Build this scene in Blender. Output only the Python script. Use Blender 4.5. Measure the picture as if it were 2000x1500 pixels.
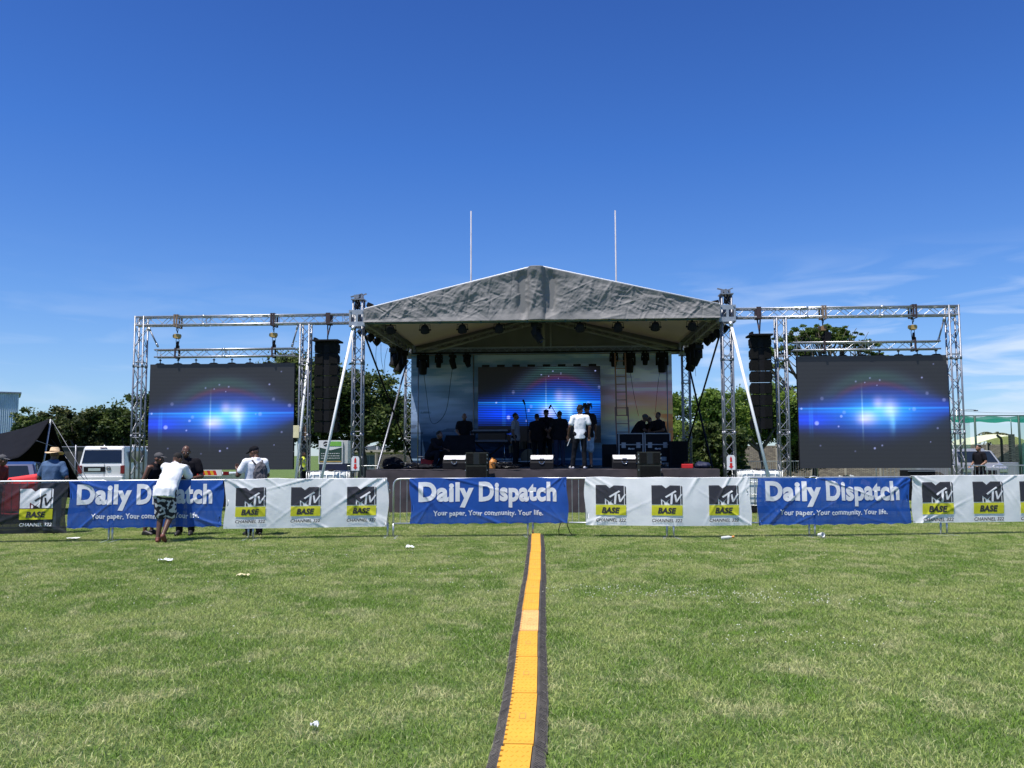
import bpy, bmesh, math, random
import numpy as np
from mathutils import Vector, Matrix, Euler, noise
for o in list(bpy.data.objects): bpy.data.objects.remove(o)
scene = bpy.context.scene
C = scene.collection
R = math.radians
V = Vector
rnd = random.Random(11)

# ---------------------------------------------------------------- camera, sky, sun, exposure
CAM_H, F, PITCH, ROLL = 1.60, 1650.0, 4.68, 0.20
cd = bpy.data.cameras.new('camera')
cd.sensor_width = 36; cd.lens = 36 * F / 2000; cd.clip_start = 0.1; cd.clip_end = 3000
cam = bpy.data.objects.new('camera', cd); C.objects.link(cam)
cam_m = Matrix.Rotation(R(90 + PITCH), 3, 'X') @ Matrix.Rotation(R(-ROLL), 3, 'Z')
cam.location = (0, 0, CAM_H); cam.rotation_euler = cam_m.to_euler()
scene.camera = cam
SUN = V((-0.25, -0.26, 0.93)).normalized()
w = bpy.data.worlds.new('World'); scene.world = w; w.use_nodes = True
wn = w.node_tree; wn.nodes.clear()
def wnode(t, **k):
    n = wn.nodes.new(t)
    for a, b in k.items(): setattr(n, a, b)
    return n
sky = wnode('ShaderNodeTexSky', sky_type='NISHITA', sun_disc=False)
sky.sun_elevation = math.asin(SUN.z); sky.sun_rotation = math.atan2(SUN.x, SUN.y)
sky.air_density = 1.0; sky.dust_density = 0.1; sky.ozone_density = 3.0; sky.altitude = 0
hs = wnode('ShaderNodeHueSaturation'); hs.inputs['Saturation'].default_value = 1.0; hs.inputs['Value'].default_value = 1.0
wn.links.new(sky.outputs[0], hs.inputs['Color'])
def sky_tint(src, z):
    r = wnode('ShaderNodeValToRGB'); e = r.color_ramp.elements
    for i, (p, c) in enumerate([(0.0, (.44, .57, .80)), (.09, (.44, .57, .80)), (.175, (.36, .54, .83)), (.34, (.24, .46, .85)), (.5, (.20, .38, .76)), (1.0, (.30, .44, .72))]):
        k = e[i] if i < 2 else e.new(p); k.position = p; k.color = (*c, 1)
    wn.links.new(z, r.inputs[0]); m = wnode('ShaderNodeMix', data_type='RGBA', blend_type='MULTIPLY'); m.inputs[0].default_value = 1
    wn.links.new(src, m.inputs[6]); wn.links.new(r.outputs[0], m.inputs[7]); return m.outputs[2]
tc = wnode('ShaderNodeTexCoord'); sep = wnode('ShaderNodeSeparateXYZ'); wn.links.new(tc.outputs['Generated'], sep.inputs[0])
mp = wnode('ShaderNodeMapping'); mp.inputs['Scale'].default_value = (2.6, 2.6, 15); mp.inputs['Rotation'].default_value = (0, R(-9), 0)
wn.links.new(tc.outputs['Generated'], mp.inputs[0])
nz = wnode('ShaderNodeTexNoise'); nz.inputs['Scale'].default_value = 3.1; nz.inputs['Detail'].default_value = 7; nz.inputs['Distortion'].default_value = 0.6
wn.links.new(mp.outputs[0], nz.inputs['Vector'])
cr = wnode('ShaderNodeMapRange'); cr.inputs[1].default_value = 0.47; cr.inputs[2].default_value = 0.68; wn.links.new(nz.outputs[0], cr.inputs[0])
el = wnode('ShaderNodeMapRange', interpolation_type='SMOOTHSTEP'); el.inputs[1].default_value = 0.24; el.inputs[2].default_value = 0.08; wn.links.new(sep.outputs['Z'], el.inputs[0])
rt = wnode('ShaderNodeMapRange', interpolation_type='SMOOTHSTEP'); rt.inputs[1].default_value = -0.25; rt.inputs[2].default_value = 0.45; rt.inputs[3].default_value = 0.2; wn.links.new(sep.outputs['X'], rt.inputs[0])
def wmath(a, b, op='MULTIPLY'):
    n = wnode('ShaderNodeMath', operation=op)
    for i, x in enumerate((a, b)):
        if hasattr(x, 'links'): wn.links.new(x, n.inputs[i])
        else: n.inputs[i].default_value = x
    return n.outputs[0]
cf = wmath(wmath(wmath(cr.outputs[0], el.outputs[0]), rt.outputs[0]), 0.75)
mx = wnode('ShaderNodeMix', data_type='RGBA')
wn.links.new(cf, mx.inputs[0]); wn.links.new(sky_tint(hs.outputs[0], sep.outputs['Z']), mx.inputs[6]); mx.inputs[7].default_value = (4.5, 5.1, 6.1, 1)
bg = wnode('ShaderNodeBackground'); bg.inputs[1].default_value = 0.12
wo = wnode('ShaderNodeOutputWorld'); wn.links.new(mx.outputs[2], bg.inputs[0]); wn.links.new(bg.outputs[0], wo.inputs[0])
sl = bpy.data.lights.new('sun', 'SUN'); sl.energy = 4.2; sl.angle = R(0.55); sl.color = (1.0, 0.955, 0.89)
so = bpy.data.objects.new('sun', sl); C.objects.link(so); so.rotation_euler = SUN.to_track_quat('Z', 'Y').to_euler()
vs = scene.view_settings; vs.view_transform = 'Standard'; vs.look = 'None'; vs.exposure = 0.55; vs.gamma = 1.0
scene.display_settings.display_device = 'sRGB'

# ---------------------------------------------------------------- where things stand
def ray(px, py): return cam_m @ V(((px - 1000) / F, (750 - py) / F, -1))
def at(px, py, Y):
    d = ray(px, py); return V((0, 0, CAM_H)) + d * (Y / d.y)
def gnd(px, py, z=0.0):
    d = ray(px, py); return V((0, 0, CAM_H)) + d * ((z - CAM_H) / d.z)
YAW = R(-3.5); SX, SY = 0.776, 23.05
cy_, sy_ = math.cos(YAW), math.sin(YAW)
def S(x, y, z=0.0): return V((SX + x * cy_ - y * sy_, SY + x * sy_ + y * cy_, z))
def loc_of(px, py, yl):
    """stage coordinates (x, z) of the point seen at a pixel, at stage depth yl"""
    d = ray(px, py); o = V((-SX, -SY, CAM_H))
    ox = o.x * cy_ + o.y * sy_; oy = -o.x * sy_ + o.y * cy_
    dx = d.x * cy_ + d.y * sy_; dy = -d.x * sy_ + d.y * cy_
    t = (yl - oy) / dy
    return ox + dx * t, o.z + d.z * t

# ---------------------------------------------------------------- materials
MATS = {}
def mat(name, col, rough=0.6, metal=0.0, var=0.12, vscale=6.0, bump=0.0, bscale=40.0, trans=0.0, alpha=1.0, emit=None, estr=1.0, spec=0.5, coat=0.0):
    m = bpy.data.materials.new(name); m.use_nodes = True; nt = m.node_tree; N = nt.nodes
    b = N['Principled BSDF']; out = N['Material Output']
    b.inputs['Roughness'].default_value = rough; b.inputs['Metallic'].default_value = metal
    b.inputs['Specular IOR Level'].default_value = spec; b.inputs['Coat Weight'].default_value = coat
    c = (*col, 1) if len(col) == 3 else col
    tcn = N.new('ShaderNodeTexCoord')
    n1 = N.new('ShaderNodeTexNoise'); n1.inputs['Scale'].default_value = vscale; n1.inputs['Detail'].default_value = 5
    nt.links.new(tcn.outputs['Object'], n1.inputs['Vector'])
    ramp = N.new('ShaderNodeMapRange'); ramp.inputs[1].default_value = 0.3; ramp.inputs[2].default_value = 0.7
    ramp.inputs[3].default_value = 1 - var; ramp.inputs[4].default_value = 1 + var
    nt.links.new(n1.outputs[0], ramp.inputs[0])
    mu = N.new('ShaderNodeVectorMath'); mu.operation = 'SCALE'; mu.inputs[0].default_value = c[:3]
    nt.links.new(ramp.outputs[0], mu.inputs['Scale']); nt.links.new(mu.outputs[0], b.inputs['Base Color'])
    if bump > 0:
        n2 = N.new('ShaderNodeTexNoise'); n2.inputs['Scale'].default_value = bscale; n2.inputs['Detail'].default_value = 4
        nt.links.new(tcn.outputs['Object'], n2.inputs['Vector'])
        bp = N.new('ShaderNodeBump'); bp.inputs['Strength'].default_value = bump; bp.inputs['Distance'].default_value = 0.02
        nt.links.new(n2.outputs[0], bp.inputs['Height']); nt.links.new(bp.outputs[0], b.inputs['Normal'])
    if emit:
        b.inputs['Emission Color'].default_value = (*emit, 1); b.inputs['Emission Strength'].default_value = estr
    sh = b.outputs[0]
    if trans > 0:
        t = N.new('ShaderNodeBsdfTranslucent'); nt.links.new(mu.outputs[0], t.inputs['Color'])
        ms = N.new('ShaderNodeMixShader'); ms.inputs[0].default_value = trans
        nt.links.new(sh, ms.inputs[1]); nt.links.new(t.outputs[0], ms.inputs[2]); sh = ms.outputs[0]
    if alpha < 1:
        t = N.new('ShaderNodeBsdfTransparent'); ms = N.new('ShaderNodeMixShader'); ms.inputs[0].default_value = alpha
        nt.links.new(t.outputs[0], ms.inputs[1]); nt.links.new(sh, ms.inputs[2]); sh = ms.outputs[0]
    nt.links.new(sh, out.inputs['Surface'])
    MATS[name] = m; return m
def attr_mat(name, rough=0.6, trans=0.0, emit=0.0, base=None, attr='pic', bump=0.0, spec=0.5, patch=False):
    m = bpy.data.materials.new(name); m.use_nodes = True; nt = m.node_tree; N = nt.nodes
    b = N['Principled BSDF']; out = N['Material Output']; b.inputs['Roughness'].default_value = rough; b.inputs['Specular IOR Level'].default_value = spec
    a = N.new('ShaderNodeAttribute'); a.attribute_name = attr; col = a.outputs['Color']
    if base is not None:
        b.inputs['Base Color'].default_value = (*base, 1)
        nt.links.new(col, b.inputs['Emission Color']); b.inputs['Emission Strength'].default_value = emit
    else: nt.links.new(col, b.inputs['Base Color'])
    sh = b.outputs[0]
    if trans > 0:
        t = N.new('ShaderNodeBsdfTranslucent'); nt.links.new(col, t.inputs['Color'])
        ms = N.new('ShaderNodeMixShader'); ms.inputs[0].default_value = trans
        nt.links.new(sh, ms.inputs[1]); nt.links.new(t.outputs[0], ms.inputs[2]); sh = ms.outputs[0]
    nt.links.new(sh, out.inputs['Surface']); MATS[name] = m; return m

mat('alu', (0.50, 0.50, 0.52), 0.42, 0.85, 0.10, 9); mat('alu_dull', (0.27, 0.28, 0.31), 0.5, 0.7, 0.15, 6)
mat('steel', (0.50, 0.52, 0.53), 0.42, 0.75, 0.15, 12); mat('white_paint', (0.85, 0.85, 0.84), 0.4, 0, 0.04, 3)
mat('block_grey', (0.34, 0.37, 0.42), 0.5, 0.3, 0.1, 8)
mat('black', (0.010, 0.010, 0.012), 0.75, 0, 0.2, 10, spec=.18); mat('black_gloss', (0.012, 0.012, 0.014), 0.3, 0, 0.1, 10)
mat('black_cloth', (0.012, 0.012, 0.015), 0.9, 0, 0.25, 8, bump=0.3, bscale=30, spec=.1)
mat('tent_black', (0.009, 0.009, 0.011), 0.9, 0, 0.2, 3, bump=0.15, bscale=6, spec=.1)
mat('skirt_cloth', (0.060, 0.048, 0.055), 0.95, 0, 0.2, 2, bump=0.3, bscale=5)
mat('grey_tarp', (0.235, 0.228, 0.225), 0.65, 0, 0.08, 1.6, bump=0.15, bscale=9, trans=0.06, spec=.25)
mat('canopy', (0.56, 0.49, 0.40), 0.6, 0, 0.08, 0.8, trans=0.15)
mat('back_gable', (0.20, 0.19, 0.17), 0.8, 0, 0.1, 1.5, trans=0.08)
mat('ladder_red', (0.34, 0.20, 0.15), .6, 0, .1, 5); mat('wood_brown', (0.25, 0.14, 0.07), 0.7, 0, 0.2, 8); mat('rubber', (0.088, 0.078, 0.068), 0.75, 0, 0.35, 7, bump=0.5, bscale=60)
mat('yellow_lid', (0.78, 0.38, 0.035), 0.6, 0, 0.10, 5, bump=0.12, bscale=90)
mat('glass_dark', (0.012, 0.016, 0.02), 0.08, 0, 0.1, 3, spec=0.8); mat('car_silver', (0.30, 0.31, 0.33), 0.35, .2, .05, 2, coat=.4); mat('car_white', (0.70, 0.70, 0.68), 0.3, 0, 0.04, 2, coat=0.5)
mat('car_blue', (0.035, 0.042, 0.10), 0.28, 0.3, 0.06, 2, coat=0.7); mat('tail_red', (0.18, 0.012, 0.015), 0.2, 0, 0.1, 9)
mat('plate', (0.45, 0.52, 0.48), 0.5); mat('text_dark', (0.03, 0.03, 0.04), 0.6, 0, 0.05); mat('chrome', (0.6, 0.6, 0.62), 0.15, 1.0, 0.03)
mat('red', (0.62, 0.02, 0.02), 0.55, 0, 0.1, 8); mat('red_cloth', (0.75, 0.035, 0.045), 0.75, 0, 0.1, 6, bump=0.2)
mat('tank_white', (0.68, 0.70, 0.68), 0.45, 0, 0.06, 4, trans=0.25); mat('hoist_yellow', (0.45, 0.30, 0.10), 0.5, 0, 0.3, 12)
mat('cream', (0.80, 0.70, 0.42), 0.6); mat('orange_jug', (0.62, 0.25, 0.05), 0.5, 0, 0.1, 8)
mat('sign_white', (0.80, 0.80, 0.80), 0.4, 0, 0.04); mat('green_sign', (0.20, 0.50, 0.08), 0.5); mat('green_dark', (0.02, 0.06, 0.045), 0.6)
mat('strap', (0.05, 0.03, 0.035), 0.8, 0, 0.3, 20); mat('strap_tan', (0.25, 0.17, 0.12), 0.8, 0, 0.3, 20)
mat('navy', (0.01, 0.015, 0.05), 0.7); mat('rust', (0.16, 0.07, 0.035), 0.8, 0, 0.4, 20)
mat('hiviz', (0.75, 0.80, 0.05), 0.6)
mat('goal_white', (0.34, 0.34, 0.38), 0.5, 0, 0.25, 1.5); mat('ibc_white', (0.72, 0.74, 0.72), .5, 0, .08, 4)

# ---------------------------------------------------------------- mesh builder
class MB:
    def __init__(s): s.v = []; s.f = []; s.m = []; s.cur = 0; s.smooth = []; s.sm = False
    def add(s, vs, fs):
        o = len(s.v); s.v += [tuple(p) for p in vs]; s.f += [tuple(i + o for i in f) for f in fs]
        s.m += [s.cur] * len(fs); s.smooth += [s.sm] * len(fs); return s
    def box(s, c, d, rot=None):
        x, y, z = d[0] / 2, d[1] / 2, d[2] / 2
        vs = [V((a * x, b * y, e * z)) for a in (-1, 1) for b in (-1, 1) for e in (-1, 1)]
        if rot is not None:
            M = rot if isinstance(rot, Matrix) else Euler(rot).to_matrix(); vs = [M @ v for v in vs]
        c = V(c); vs = [v + c for v in vs]
        return s.add(vs, [(0, 1, 3, 2), (4, 6, 7, 5), (0, 4, 5, 1), (2, 3, 7, 6), (0, 2, 6, 4), (1, 5, 7, 3)])
    def rings(s, rs, cap=True, close=False):
        n = len(rs[0]); vs = [p for r in rs for p in r]; fs = []
        for i in range(len(rs) - 1):
            for k in range(n):
                a, b = i * n + k, i * n + (k + 1) % n; fs.append((a, b, b + n, a + n))
        if close:
            i = len(rs) - 1
            for k in range(n): fs.append((i * n + k, i * n + (k + 1) % n, (k + 1) % n, k))
        elif cap: fs.append(tuple(reversed(range(n)))); fs.append(tuple(range((len(rs) - 1) * n, len(rs) * n)))
        sm = s.sm; s.add(vs, fs)
        if not close and cap: s.smooth[-1] = s.smooth[-2] = False
        return s
    def tube(s, p0, p1, r0, r1=None, n=8, cap=True):
        p0, p1 = V(p0), V(p1); r1 = r0 if r1 is None else r1; d = p1 - p0
        if d.length < 1e-6: return s
        q = d.to_track_quat('Z', 'Y'); o = s.sm; s.sm = True
        cs = [q @ V((math.cos(2 * math.pi * k / n), math.sin(2 * math.pi * k / n), 0)) for k in range(n)]
        s.rings([[p0 + c * r0 for c in cs], [p1 + c * r1 for c in cs]], cap); s.sm = o; return s
    def path(s, pts, r, n=6, close=False):
        pts = [V(p) for p in pts]; o = s.sm; s.sm = True; rs = []; N_ = len(pts); up = None
        for i, p in enumerate(pts):
            a = pts[(i - 1) % N_] if close or i > 0 else p; b = pts[(i + 1) % N_] if close or i < N_ - 1 else p
            d = (b - a).normalized()
            if up is None: up = d.orthogonal().normalized()
            up = (up - d * up.dot(d)); up = up.normalized() if up.length > 1e-5 else d.orthogonal().normalized()
            sd = d.cross(up); rr = r[i] if isinstance(r, (list, tuple)) else r
            rs.append([p + (up * math.cos(2 * math.pi * k / n) + sd * math.sin(2 * math.pi * k / n)) * rr for k in range(n)])
        s.rings(rs, True, close); s.sm = o; return s
    def lathe(s, prof, n=20, c=(0, 0, 0), M=None):
        c = V(c); rs = []
        for r, z in prof:
            ring = [V((max(r, 1e-4) * math.cos(2 * math.pi * k / n), max(r, 1e-4) * math.sin(2 * math.pi * k / n), z)) for k in range(n)]
            rs.append([(M @ p if M else p) + c for p in ring])
        return s.rings(rs)
    def prism(s, poly, y0, y1, fn=None):
        """poly in (x, z), extruded from y0 to y1"""
        n = len(poly); vs = [V((x, y0, z)) for x, z in poly] + [V((x, y1, z)) for x, z in poly]
        if fn: vs = [fn(v) for v in vs]
        fs = [tuple(range(n)), tuple(reversed(range(n, 2 * n)))] + [(i, i + n, (i + 1) % n + n, (i + 1) % n) for i in range(n)]
        return s.add(vs, fs)
    def capsule(s, p0, r0, p1, r1, n=12, k=4):
        p0, p1 = V(p0), V(p1); d = p1 - p0
        if d.length < 1e-5: d = V((0, 0, 1e-4))
        q = d.to_track_quat('Z', 'Y'); dn = d.normalized(); rs = []
        for i in range(k + 1):
            a = -math.pi / 2 + (math.pi / 2) * i / k; a = max(a, -math.pi / 2 + 0.1)
            rs.append([p0 + dn * math.sin(a) * r0 + (q @ V((math.cos(2 * math.pi * j / n), math.sin(2 * math.pi * j / n), 0))) * r0 * math.cos(a) for j in range(n)])
        for i in range(k + 1):
            a = min((math.pi / 2) * i / k, math.pi / 2 - 0.1)
            rs.append([p1 + dn * math.sin(a) * r1 + (q @ V((math.cos(2 * math.pi * j / n), math.sin(2 * math.pi * j / n), 0))) * r1 * math.cos(a) for j in range(n)])
        return s.rings(rs)
    def ell(s, c, r, M=None, n=14, k=8):
        c = V(c); rs = []
        for i in range(k + 1):
            a = -math.pi / 2 + math.pi * i / k; a = max(min(a, math.pi / 2 - 0.08), -math.pi / 2 + 0.08)
            ring = [V((r[0] * math.cos(a) * math.cos(2 * math.pi * j / n), r[1] * math.cos(a) * math.sin(2 * math.pi * j / n), r[2] * math.sin(a))) for j in range(n)]
            rs.append([(M @ p if M else p) + c for p in ring])
        o = s.sm; s.sm = True; s.rings(rs); s.sm = o; return s
    def grid(s, nx, ny, fn):
        vs = [fn(i / nx, j / ny) for j in range(ny + 1) for i in range(nx + 1)]
        fs = [(j * (nx + 1) + i, j * (nx + 1) + i + 1, (j + 1) * (nx + 1) + i + 1, (j + 1) * (nx + 1) + i) for j in range(ny) for i in range(nx)]
        return s.add(vs, fs)
    def mesh(s, name, mats):
        me = bpy.data.meshes.new(name); me.from_pydata(s.v, [], s.f)
        for m in (mats if isinstance(mats, (list, tuple)) else [mats]): me.materials.append(MATS[m] if isinstance(m, str) else m)
        me.polygons.foreach_set('material_index', s.m); me.polygons.foreach_set('use_smooth', s.smooth)
        me.update(); return me
    def build(s, name, mats, parent=None, bevel=0.0, loc=None, rotz=0.0, solid=0.0):
        o = bpy.data.objects.new(name, s.mesh(name, mats)); C.objects.link(o)
        if parent: o.parent = parent
        if loc is not None: o.location = loc
        if rotz: o.rotation_euler = (0, 0, rotz)
        if solid: md = o.modifiers.new('solid', 'SOLIDIFY'); md.thickness = solid; md.offset = 0
        if bevel: md = o.modifiers.new('bevel', 'BEVEL'); md.width = bevel; md.segments = 2; md.limit_method = 'ANGLE'; md.angle_limit = R(40)
        return o
def tag(o, label, cat, group=None, kind=None):
    if label: o['label'] = label
    if cat: o['category'] = cat
    if group: o['group'] = group
    if kind: o['kind'] = kind
    return o
def thing(name, label, cat, loc=(0, 0, 0), rotz=0.0, group=None):
    o = bpy.data.objects.new(name, None); o.empty_display_size = 0.2; C.objects.link(o)
    o.location = loc; o.rotation_euler = (0, 0, rotz); return tag(o, label, cat, group)
def sthing(name, label, cat, x, y, z=0.0, rot=0.0, group=None): return thing(name, label, cat, S(x, y, z), YAW + rot, group)
def kids(o): return [c for c in bpy.data.objects if c.parent == o]
def copy_tree(o, parent=None):
    c = o.copy(); C.objects.link(c)
    if parent: c.parent = parent
    for ch in kids(o): copy_tree(ch, c)
    return c
def clone(o, loc, rotz, label, group=None):
    c = copy_tree(o); c.location = loc; c.rotation_euler = (0, 0, rotz); c['label'] = label
    if group: c['group'] = group
    return c
def fbm(x, y, z=0.0, o=4):
    return noise.fractal(V((x, y, z)), 1.0, 2.0, o)

def text2d(s, w_, h_, bold=0.0, shear=0.0, cell=0.05, space=1.05):
    """(verts, faces) of a word fitted to width w_, cap height about h_, cut into cells so it can follow cloth"""
    cu = bpy.data.curves.new('t', 'FONT'); cu.body = s; cu.size = 1.0; cu.offset = bold; cu.space_character = space; cu.shear = shear; cu.resolution_u = 4
    ob = bpy.data.objects.new('t', cu); C.objects.link(ob)
    dg = bpy.context.evaluated_depsgraph_get(); dg.update(); me = bpy.data.meshes.new_from_object(ob.evaluated_get(dg))
    bm = bmesh.new(); bm.from_mesh(me)
    xs = [v.co.x for v in bm.verts]; x0, x1 = min(xs), max(xs)
    cu2 = 0.73
    for v in bm.verts: v.co.x = (v.co.x - x0) / (x1 - x0) * w_; v.co.y = v.co.y / cu2 * h_
    bmesh.ops.dissolve_degenerate(bm, dist=1e-5, edges=bm.edges)
    if cell:
        for ax in (0, 1):
            lo = min(v.co[ax] for v in bm.verts); hi = max(v.co[ax] for v in bm.verts); t = lo + cell
            while t < hi:
                co = V((t, 0, 0)) if ax == 0 else V((0, t, 0)); no = V((1, 0, 0)) if ax == 0 else V((0, 1, 0))
                bmesh.ops.bisect_plane(bm, geom=bm.verts[:] + bm.edges[:] + bm.faces[:], plane_co=co, plane_no=no); t += cell
    bm.verts.index_update()
    r = ([v.co.copy() for v in bm.verts], [tuple(v.index for v in f.verts) for f in bm.faces])
    bm.free(); bpy.data.objects.remove(ob); bpy.data.curves.remove(cu); bpy.data.meshes.remove(me); return r
def cut2d(polys, cell=0.05):
    bm = bmesh.new()
    for p in polys:
        bm.faces.new([bm.verts.new((x, y, 0)) for x, y in p])
    bmesh.ops.triangulate(bm, faces=bm.faces[:])
    for ax in (0, 1):
        lo = min(v.co[ax] for v in bm.verts); hi = max(v.co[ax] for v in bm.verts); t = lo + cell
        while t < hi:
            co = V((t, 0, 0)) if ax == 0 else V((0, t, 0)); no = V((1, 0, 0)) if ax == 0 else V((0, 1, 0))
            bmesh.ops.bisect_plane(bm, geom=bm.verts[:] + bm.edges[:] + bm.faces[:], plane_co=co, plane_no=no); t += cell
    bm.verts.index_update()
    r = ([v.co.copy() for v in bm.verts], [tuple(v.index for v in f.verts) for f in bm.faces]); bm.free(); return r
def pic_mesh(name, w_, h_, nx, ny, fn, matname, parent=None, y=0.0, ripple=None):
    """a sheet facing -y whose printed or displayed picture is fn(U, V) -> rgb"""
    mb = MB(); mb.sm = True
    mb.grid(nx, ny, lambda a, b: V((a * w_ - w_ / 2, y + (ripple(a * w_, b * h_) if ripple else 0), b * h_)))
    me = mb.mesh(name, matname); U, W = np.meshgrid(np.linspace(0, 1, nx + 1), np.linspace(0, 1, ny + 1))
    col = np.ones((nx + 1) * (ny + 1) * 4, dtype=np.float32).reshape(-1, 4); col[:, :3] = np.clip(fn(U, W), 0, 50).reshape(-1, 3)
    a = me.color_attributes.new('pic', 'FLOAT_COLOR', 'POINT'); a.data.foreach_set('color', col.ravel())
    o = bpy.data.objects.new(name, me); C.objects.link(o)
    if parent: o.parent = parent
    return o
# ================================================================ ground and grass
def ground_material(name, blades=False):
    m = bpy.data.materials.new(name); m.use_nodes = True; nt = m.node_tree; N = nt.nodes; L = nt.links
    b = N['Principled BSDF']; b.inputs['Roughness'].default_value = 0.85; b.inputs['Specular IOR Level'].default_value = 0.15
    g = N.new('ShaderNodeNewGeometry')
    def nz_(sc, det=4, dist=0.0):
        n = N.new('ShaderNodeTexNoise'); n.inputs['Scale'].default_value = sc; n.inputs['Detail'].default_value = det; n.inputs['Distortion'].default_value = dist
        L.new(g.outputs['Position'], n.inputs['Vector']); return n.outputs[0]
    def mr(x, a, b_, c=0.0, d=1.0):
        n = N.new('ShaderNodeMapRange'); n.interpolation_type = 'SMOOTHSTEP'
        for i, v_ in enumerate((a, b_, c, d)): n.inputs[i + 1].default_value = v_
        L.new(x, n.inputs[0]); return n.outputs[0]
    def mix(f, a, b_):
        n = N.new('ShaderNodeMix'); n.data_type = 'RGBA'
        for i, x in ((0, f), (6, a), (7, b_)):
            if hasattr(x, 'links'): L.new(x, n.inputs[i])
            else: n.inputs[i].default_value = x if i == 0 else (*x, 1)
        return n.outputs[2]
    base = mix(mr(nz_(0.75, 6, 0.8), 0.38, 0.62), (0.175, 0.285, 0.046), (0.365, 0.425, 0.135))
    base = mix(mr(nz_(2.3, 5, 0.8), 0.48, 0.70), base, (0.50, 0.50, 0.24))
    base = mix(mr(nz_(3.1, 4), 0.52, 0.75), base, (0.145, 0.265, 0.040))
    if blades:
        a = N.new('ShaderNodeAttribute'); a.attribute_name = 'tint'
        sp = N.new('ShaderNodeSeparateColor'); L.new(a.outputs['Color'], sp.inputs[0])
        base = mix(mr(sp.outputs[0], 0.60, 1.0, 0.0, 0.60), base, (0.62, 0.58, 0.36))
        v_ = N.new('ShaderNodeVectorMath'); v_.operation = 'SCALE'; L.new(base, v_.inputs[0]); L.new(mr(sp.outputs[1], 0, 1, 0.68, 1.36), v_.inputs['Scale']); base = v_.outputs[0]
        t = N.new('ShaderNodeBsdfTranslucent'); L.new(base, t.inputs['Color']); ms = N.new('ShaderNodeMixShader'); ms.inputs[0].default_value = 0.35
        L.new(b.outputs[0], ms.inputs[1]); L.new(t.outputs[0], ms.inputs[2]); L.new(ms.outputs[0], N['Material Output'].inputs['Surface'])
    else:
        base = mix(mr(nz_(18, 6), 0.25, 0.5), base, (0.085, 0.135, 0.036))
        bp = N.new('ShaderNodeBump'); bp.inputs['Strength'].default_value = 0.8; bp.inputs['Distance'].default_value = 0.03
        L.new(nz_(25, 6), bp.inputs['Height']); L.new(bp.outputs[0], b.inputs['Normal'])
    L.new(base, b.inputs['Base Color']); MATS[name] = m; return m
ground_material('turf'); ground_material('blades', True)
mb = MB(); mb.grid(40, 40, lambda a, b: V(((a - 0.5) * 900, (b - 0.5) * 900 + 200, -0.004)))
tag(mb.build('ground', 'turf'), 'mown sports field of green grass', 'ground', kind='structure')

def grass_field():
    r = random.Random(5); vs = []; fs = []; tint = []
    for i in range(5200):
        x, y = r.random() - 0.5, r.random() - 0.5; a = r.random() * 6.283; h = r.uniform(0.012, 0.031) * (1.5 if r.random() < 0.05 else 1)
        wd = r.uniform(0.0018, 0.0034); lean = r.uniform(0.3, 1.9) * h; la = r.random() * 6.283
        dx, dy = math.cos(a) * wd, math.sin(a) * wd; lx, ly = math.cos(la) * lean, math.sin(la) * lean; o = len(vs)
        vs += [(x - dx, y - dy, -0.003), (x + dx, y + dy, -0.003), (x + dx * 0.8 + lx * 0.35, y + dy * 0.8 + ly * 0.35, h * 0.6), (x - dx * 0.8 + lx * 0.35, y - dy * 0.8 + ly * 0.35, h * 0.6), (x + lx, y + ly, h)]
        fs += [(o, o + 1, o + 2, o + 3), (o + 3, o + 2, o + 4)]
        t = (r.random(), r.random(), 0, 1); tint += [t] * 5
    me = bpy.data.meshes.new('grass'); me.from_pydata(vs, [], fs); me.materials.append(MATS['blades'])
    ca = me.color_attributes.new('tint', 'FLOAT_COLOR', 'POINT'); ca.data.foreach_set('color', np.array(tint, dtype=np.float32).ravel())
    o = bpy.data.objects.new('grass', me); C.objects.link(o); tag(o, 'short mown grass covering the field', 'grass', kind='stuff')
    ng = bpy.data.node_groups.new('lawn', 'GeometryNodeTree')
    ng.interface.new_socket('Geometry', in_out='INPUT', socket_type='NodeSocketGeometry'); ng.interface.new_socket('Geometry', in_out='OUTPUT', socket_type='NodeSocketGeometry')
    N = ng.nodes; L = ng.links; gi = N.new('NodeGroupInput'); go = N.new('NodeGroupOutput')
    gr = N.new('GeometryNodeMeshGrid')
    for k, v_ in (('Size X', 42), ('Size Y', 52), ('Vertices X', 43), ('Vertices Y', 53)): gr.inputs[k].default_value = v_
    tr = N.new('GeometryNodeTransform'); tr.inputs['Translation'].default_value = (0, 29.2, 0); L.new(gr.outputs[0], tr.inputs[0])
    io = N.new('GeometryNodeInstanceOnPoints'); L.new(tr.outputs[0], io.inputs['Points']); L.new(gi.outputs[0], io.inputs['Instance'])
    rv = N.new('FunctionNodeRandomValue'); rv.data_type = 'INT'; rv.inputs['Min'].default_value if False else None
    ii = [s for s in rv.inputs if s.type == 'INT' and s.name in ('Min', 'Max')]; ii[0].default_value = 0; ii[1].default_value = 3
    mu = N.new('ShaderNodeMath'); mu.operation = 'MULTIPLY'; mu.inputs[1].default_value = math.pi / 2
    L.new([s for s in rv.outputs if s.type == 'INT'][0], mu.inputs[0])
    cx = N.new('ShaderNodeCombineXYZ'); L.new(mu.outputs[0], cx.inputs[2]); L.new(cx.outputs[0], io.inputs['Rotation'])
    L.new(io.outputs[0], go.inputs[0])
    md = o.modifiers.new('lawn', 'NODES'); md.node_group = ng
grass_field()
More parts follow.
